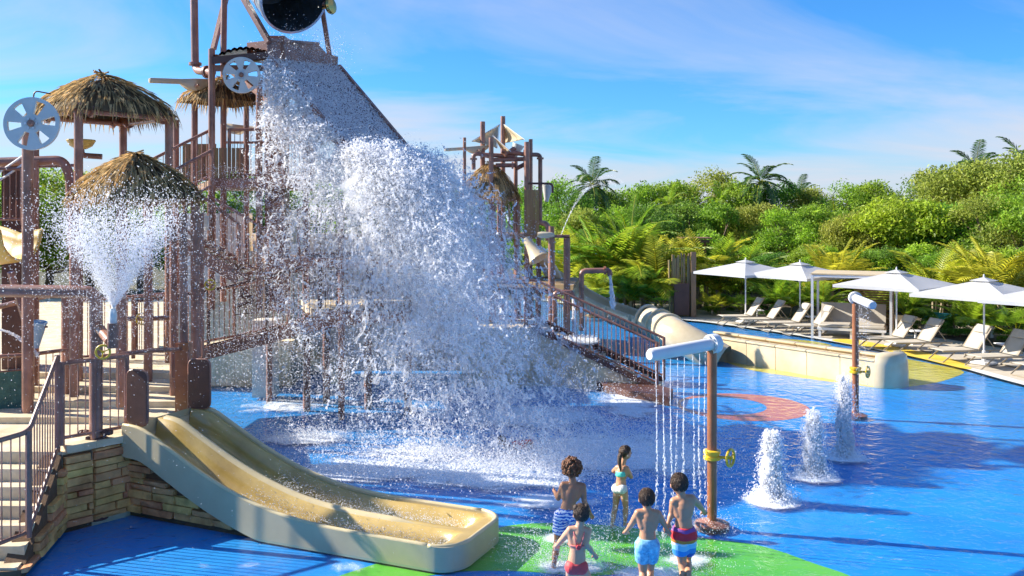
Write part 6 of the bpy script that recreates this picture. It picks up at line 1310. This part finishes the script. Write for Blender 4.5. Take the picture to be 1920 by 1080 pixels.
# fountain jets
def jet(label, base, hgt, r0, lean=0.0):
    t = thing('fountain_jet', label, 'fountain', base, 'white ground fountain jets'); n = 9000; z = rng.random(n)**.9; ph = rng.uniform(0, 6.283, n); wob = .25+.2*np.sin(z*9+base.x*3); rr = r0*(1.3-.35*z+.15*np.sin(z*7))*np.sqrt(rng.random(n))*(1+.25*np.sin(ph*3+z*12))*np.sqrt(np.clip(1-((z-.7)/.3)**2, .03, 1)*(z > .7)+(z <= .7)); zt_ = .9+.14*np.sin(ph*2+base.x*5)*np.cos(ph+base.x)+rng.normal(0, .025, n); z = z*zt_; 
    p = np.stack([rr*np.cos(ph)+lean*z, rr*np.sin(ph), z*hgt], 1); r = rng.uniform(.007, .018, n)
    n2 = 2600; tt = rng.random(n2)*.5; a = rng.uniform(0, 6.283, n2); vr = rng.uniform(.1, .55, n2); hz = hgt*rng.uniform(.75, 1.03, n2); p2 = np.stack([lean+np.cos(a)*(r0*.6+vr*tt), np.sin(a)*(r0*.6+vr*tt), hz+.6*tt-4.9*tt**2], 1); r2 = rng.uniform(.004, .010, n2)
    n3 = 1500; a3 = rng.uniform(0, 6.283, n3); q3 = r0*1.3+np.abs(rng.normal(0, .12, n3)); p3 = np.stack([np.cos(a3)*q3, np.sin(a3)*q3, rng.exponential(.05, n3)], 1); r3 = rng.uniform(.004, .011, n3)
    core = MB(); prof = []
    for i in range(25):
        zc_ = i/24; prof.append(r0*(1.1-.28*zc_+.12*math.sin(zc_*7+base.x))*(1 if zc_ < .75 else math.sqrt(max(.02, 1-((zc_-.75)/.25)**2))))
    core.grid(lambda u, w_: V((base.x, base.y, 0))+V((math.cos(w_*6.2832), math.sin(w_*6.2832), 0))*(prof[int(round(u*24))]*(1+.5*mnoise.noise(V((math.cos(w_*6.2832)*2, math.sin(w_*6.2832)*2, u*9+base.x)))))+V((lean*u, 0, u*hgt*.9)), 24, 20); co = core.build('core', 'foam', t, 'all')
    for nm, pp2, rr2 in (('column', p, r), ('falling_drops', np.concatenate([p2, p3]), np.concatenate([r2, r3]))):
        pp2 = pp2+np.array(base); o = drops(nm, '', pp2, rr2, np.repeat(np.array([[0, 0, 1.]]), len(pp2), 0), .8); del o['category']; del o['label']; o.parent = t; o.matrix_parent_inverse = Matrix.Translation(-V(base))
jet('shortest left fountain jet, nearest the shower post', G(1447, 936), 1.0, .125); jet('middle fountain jet of the three', G(1525, 890), 1.02, .12); jet('tallest right fountain jet, in front of the farther shower post', G(1583, 855), 1.38, .105)
# thin streams of the shower arm
ta_, tb_ = np.array(topA), np.array(armA)
for i in range(8):
    f = .1+.115*i+rng.uniform(-.012, .012); c = ta_+(tb_-ta_)*f-np.array([0, 0, .08]); n = int(420*rng.uniform(.55, 1.25)); z = rng.random(n)**.8; wob = .004+.05*z**2; sway = .035*np.sin(z*rng.uniform(2, 4)+rng.uniform(0, 6))*z; p = np.stack([c[0]+sway+rng.normal(0, 1, n)*wob*.35, c[1]+rng.normal(0, 1, n)*wob*.35, c[2]*(1-z)], 1); p = p[rng.random(n) < 1.05-.55*z]
    names = ['nearest the post', 'second from the post', 'third from the post', 'fourth from the post', 'fourth from the arm tip', 'third from the arm tip', 'second from the arm tip', 'at the arm tip']
    o = drops('water_stream', 'thin broken water stream under the white arm, '+names[i], p, rng.uniform(.003, .006, len(p)), np.repeat(np.array([[0, 0, -1.]]), len(p), 0), 4.0, 'water stream'); o['group'] = 'streams of the near shower arm'
ta_, tb_ = np.array(topB), np.array((7.06, 17.75, 2.5))
n = 700; f = rng.integers(0, 7, n)/7*.8+.15; z = rng.random(n); p = ta_+(tb_-ta_)*f[:, None]; p[:, 2] = 2.42*(1-z); p[:, :2] += rng.normal(size=(n, 2))*.02; drops('faint_streams', 'faint streams falling from the farther shower arm', p, rng.uniform(.003, .006, n), np.repeat(np.array([[0, 0, -1.]]), n, 0), 2.0, 'water stream')
# arching jets and spouts
def arc(label, a, b, top, n, rad, sp_, fan=0.0):
    a, b = np.array(a), np.array(b); s = rng.random(n); k = rng.integers(-2, 3, n); p = a+(b-a)*s[:, None]; p[:, 2] += top*4*s*(1-s)*(1+fan*k*.2); p[:, 0] += fan*k*.16*s; p += rng.normal(size=(n, 3))*(sp_*(.3+s[:, None])); drops('water_arc', label, p, rng.uniform(*rad, n), np.repeat((b-a)[None], n, 0), 3, 'water jet')
arc('thin jets arching up right of the far tower', P(1052, 440, 27), P(1136, 348, 27.6), .5, 1500, (.002, .0042), .02, 1.9)
arc('water falling from the bent spout over the slide', P(1144, 518, 28.4), P(1149, 575, 28.2), .05, 1300, (.008, .018), .03)
arc('water dropping from the short pipe beside the far stairs', P(1075, 556, 25), P(1077, 634, 23.6), .05, 900, (.008, .016), .025)
arc('small water arc at the far left edge', P(-20, 616, 14.6), P(72, 668, 14.4), .12, 900, (.004, .009), .012)
c = P(1075, 636, 23.2); n = 3500; a = rng.uniform(0, 6.283, n); q = .66*np.sqrt(rng.random(n))*1.05; p = np.stack([c.x+q*np.cos(a), c.y+q*np.sin(a), c.z+rng.exponential(.03, n)-np.where(q > .62, rng.exponential(.35, n), 0)], 1); drops('dish_water', 'water spilling over the round dish beside the far stairs', p, rng.uniform(.005, .012, n), None, 0, 'water feature')
# splashes kicked up by the children
def kick(n, px, py, rx, ry, hz): return churn(n, px, py, rx, ry, hz, (.002, .0065))
parts = [kick(2200, 1050, 1062, .22, .16, .16), kick(1600, 1118, 1050, .2, .2, .2), kick(1300, 1160, 990, .18, .15, .12), kick(1200, 1215, 1078, .3, .2, .12), kick(1200, 1285, 1070, .28, .2, .14), kick(900, 1000, 1040, .25, .2, .2), kick(900, 1335, 985, .25, .2, .05)]
drops('kicked_drops', 'small splashes kicked up round the running children', np.concatenate([a for a, b in parts]), np.concatenate([b for a, b in parts]))
# spray on the slide run-out
n = 5200; s = rng.uniform(1.9, SL-.2, n); u = rng.choice([-.5, .5], n)+rng.normal(0, .16, n); z = np.array([slide_z(a) for a in s])-.12+rng.exponential(.05, n); p = np.array(A0)+np.outer(s, np.array(AX))+np.outer(u*SW, np.array(AW)); p[:, 2] = z; drops('slide_water', 'shallow foaming water running out along the slide lanes', p, rng.uniform(.0025, .006, n))
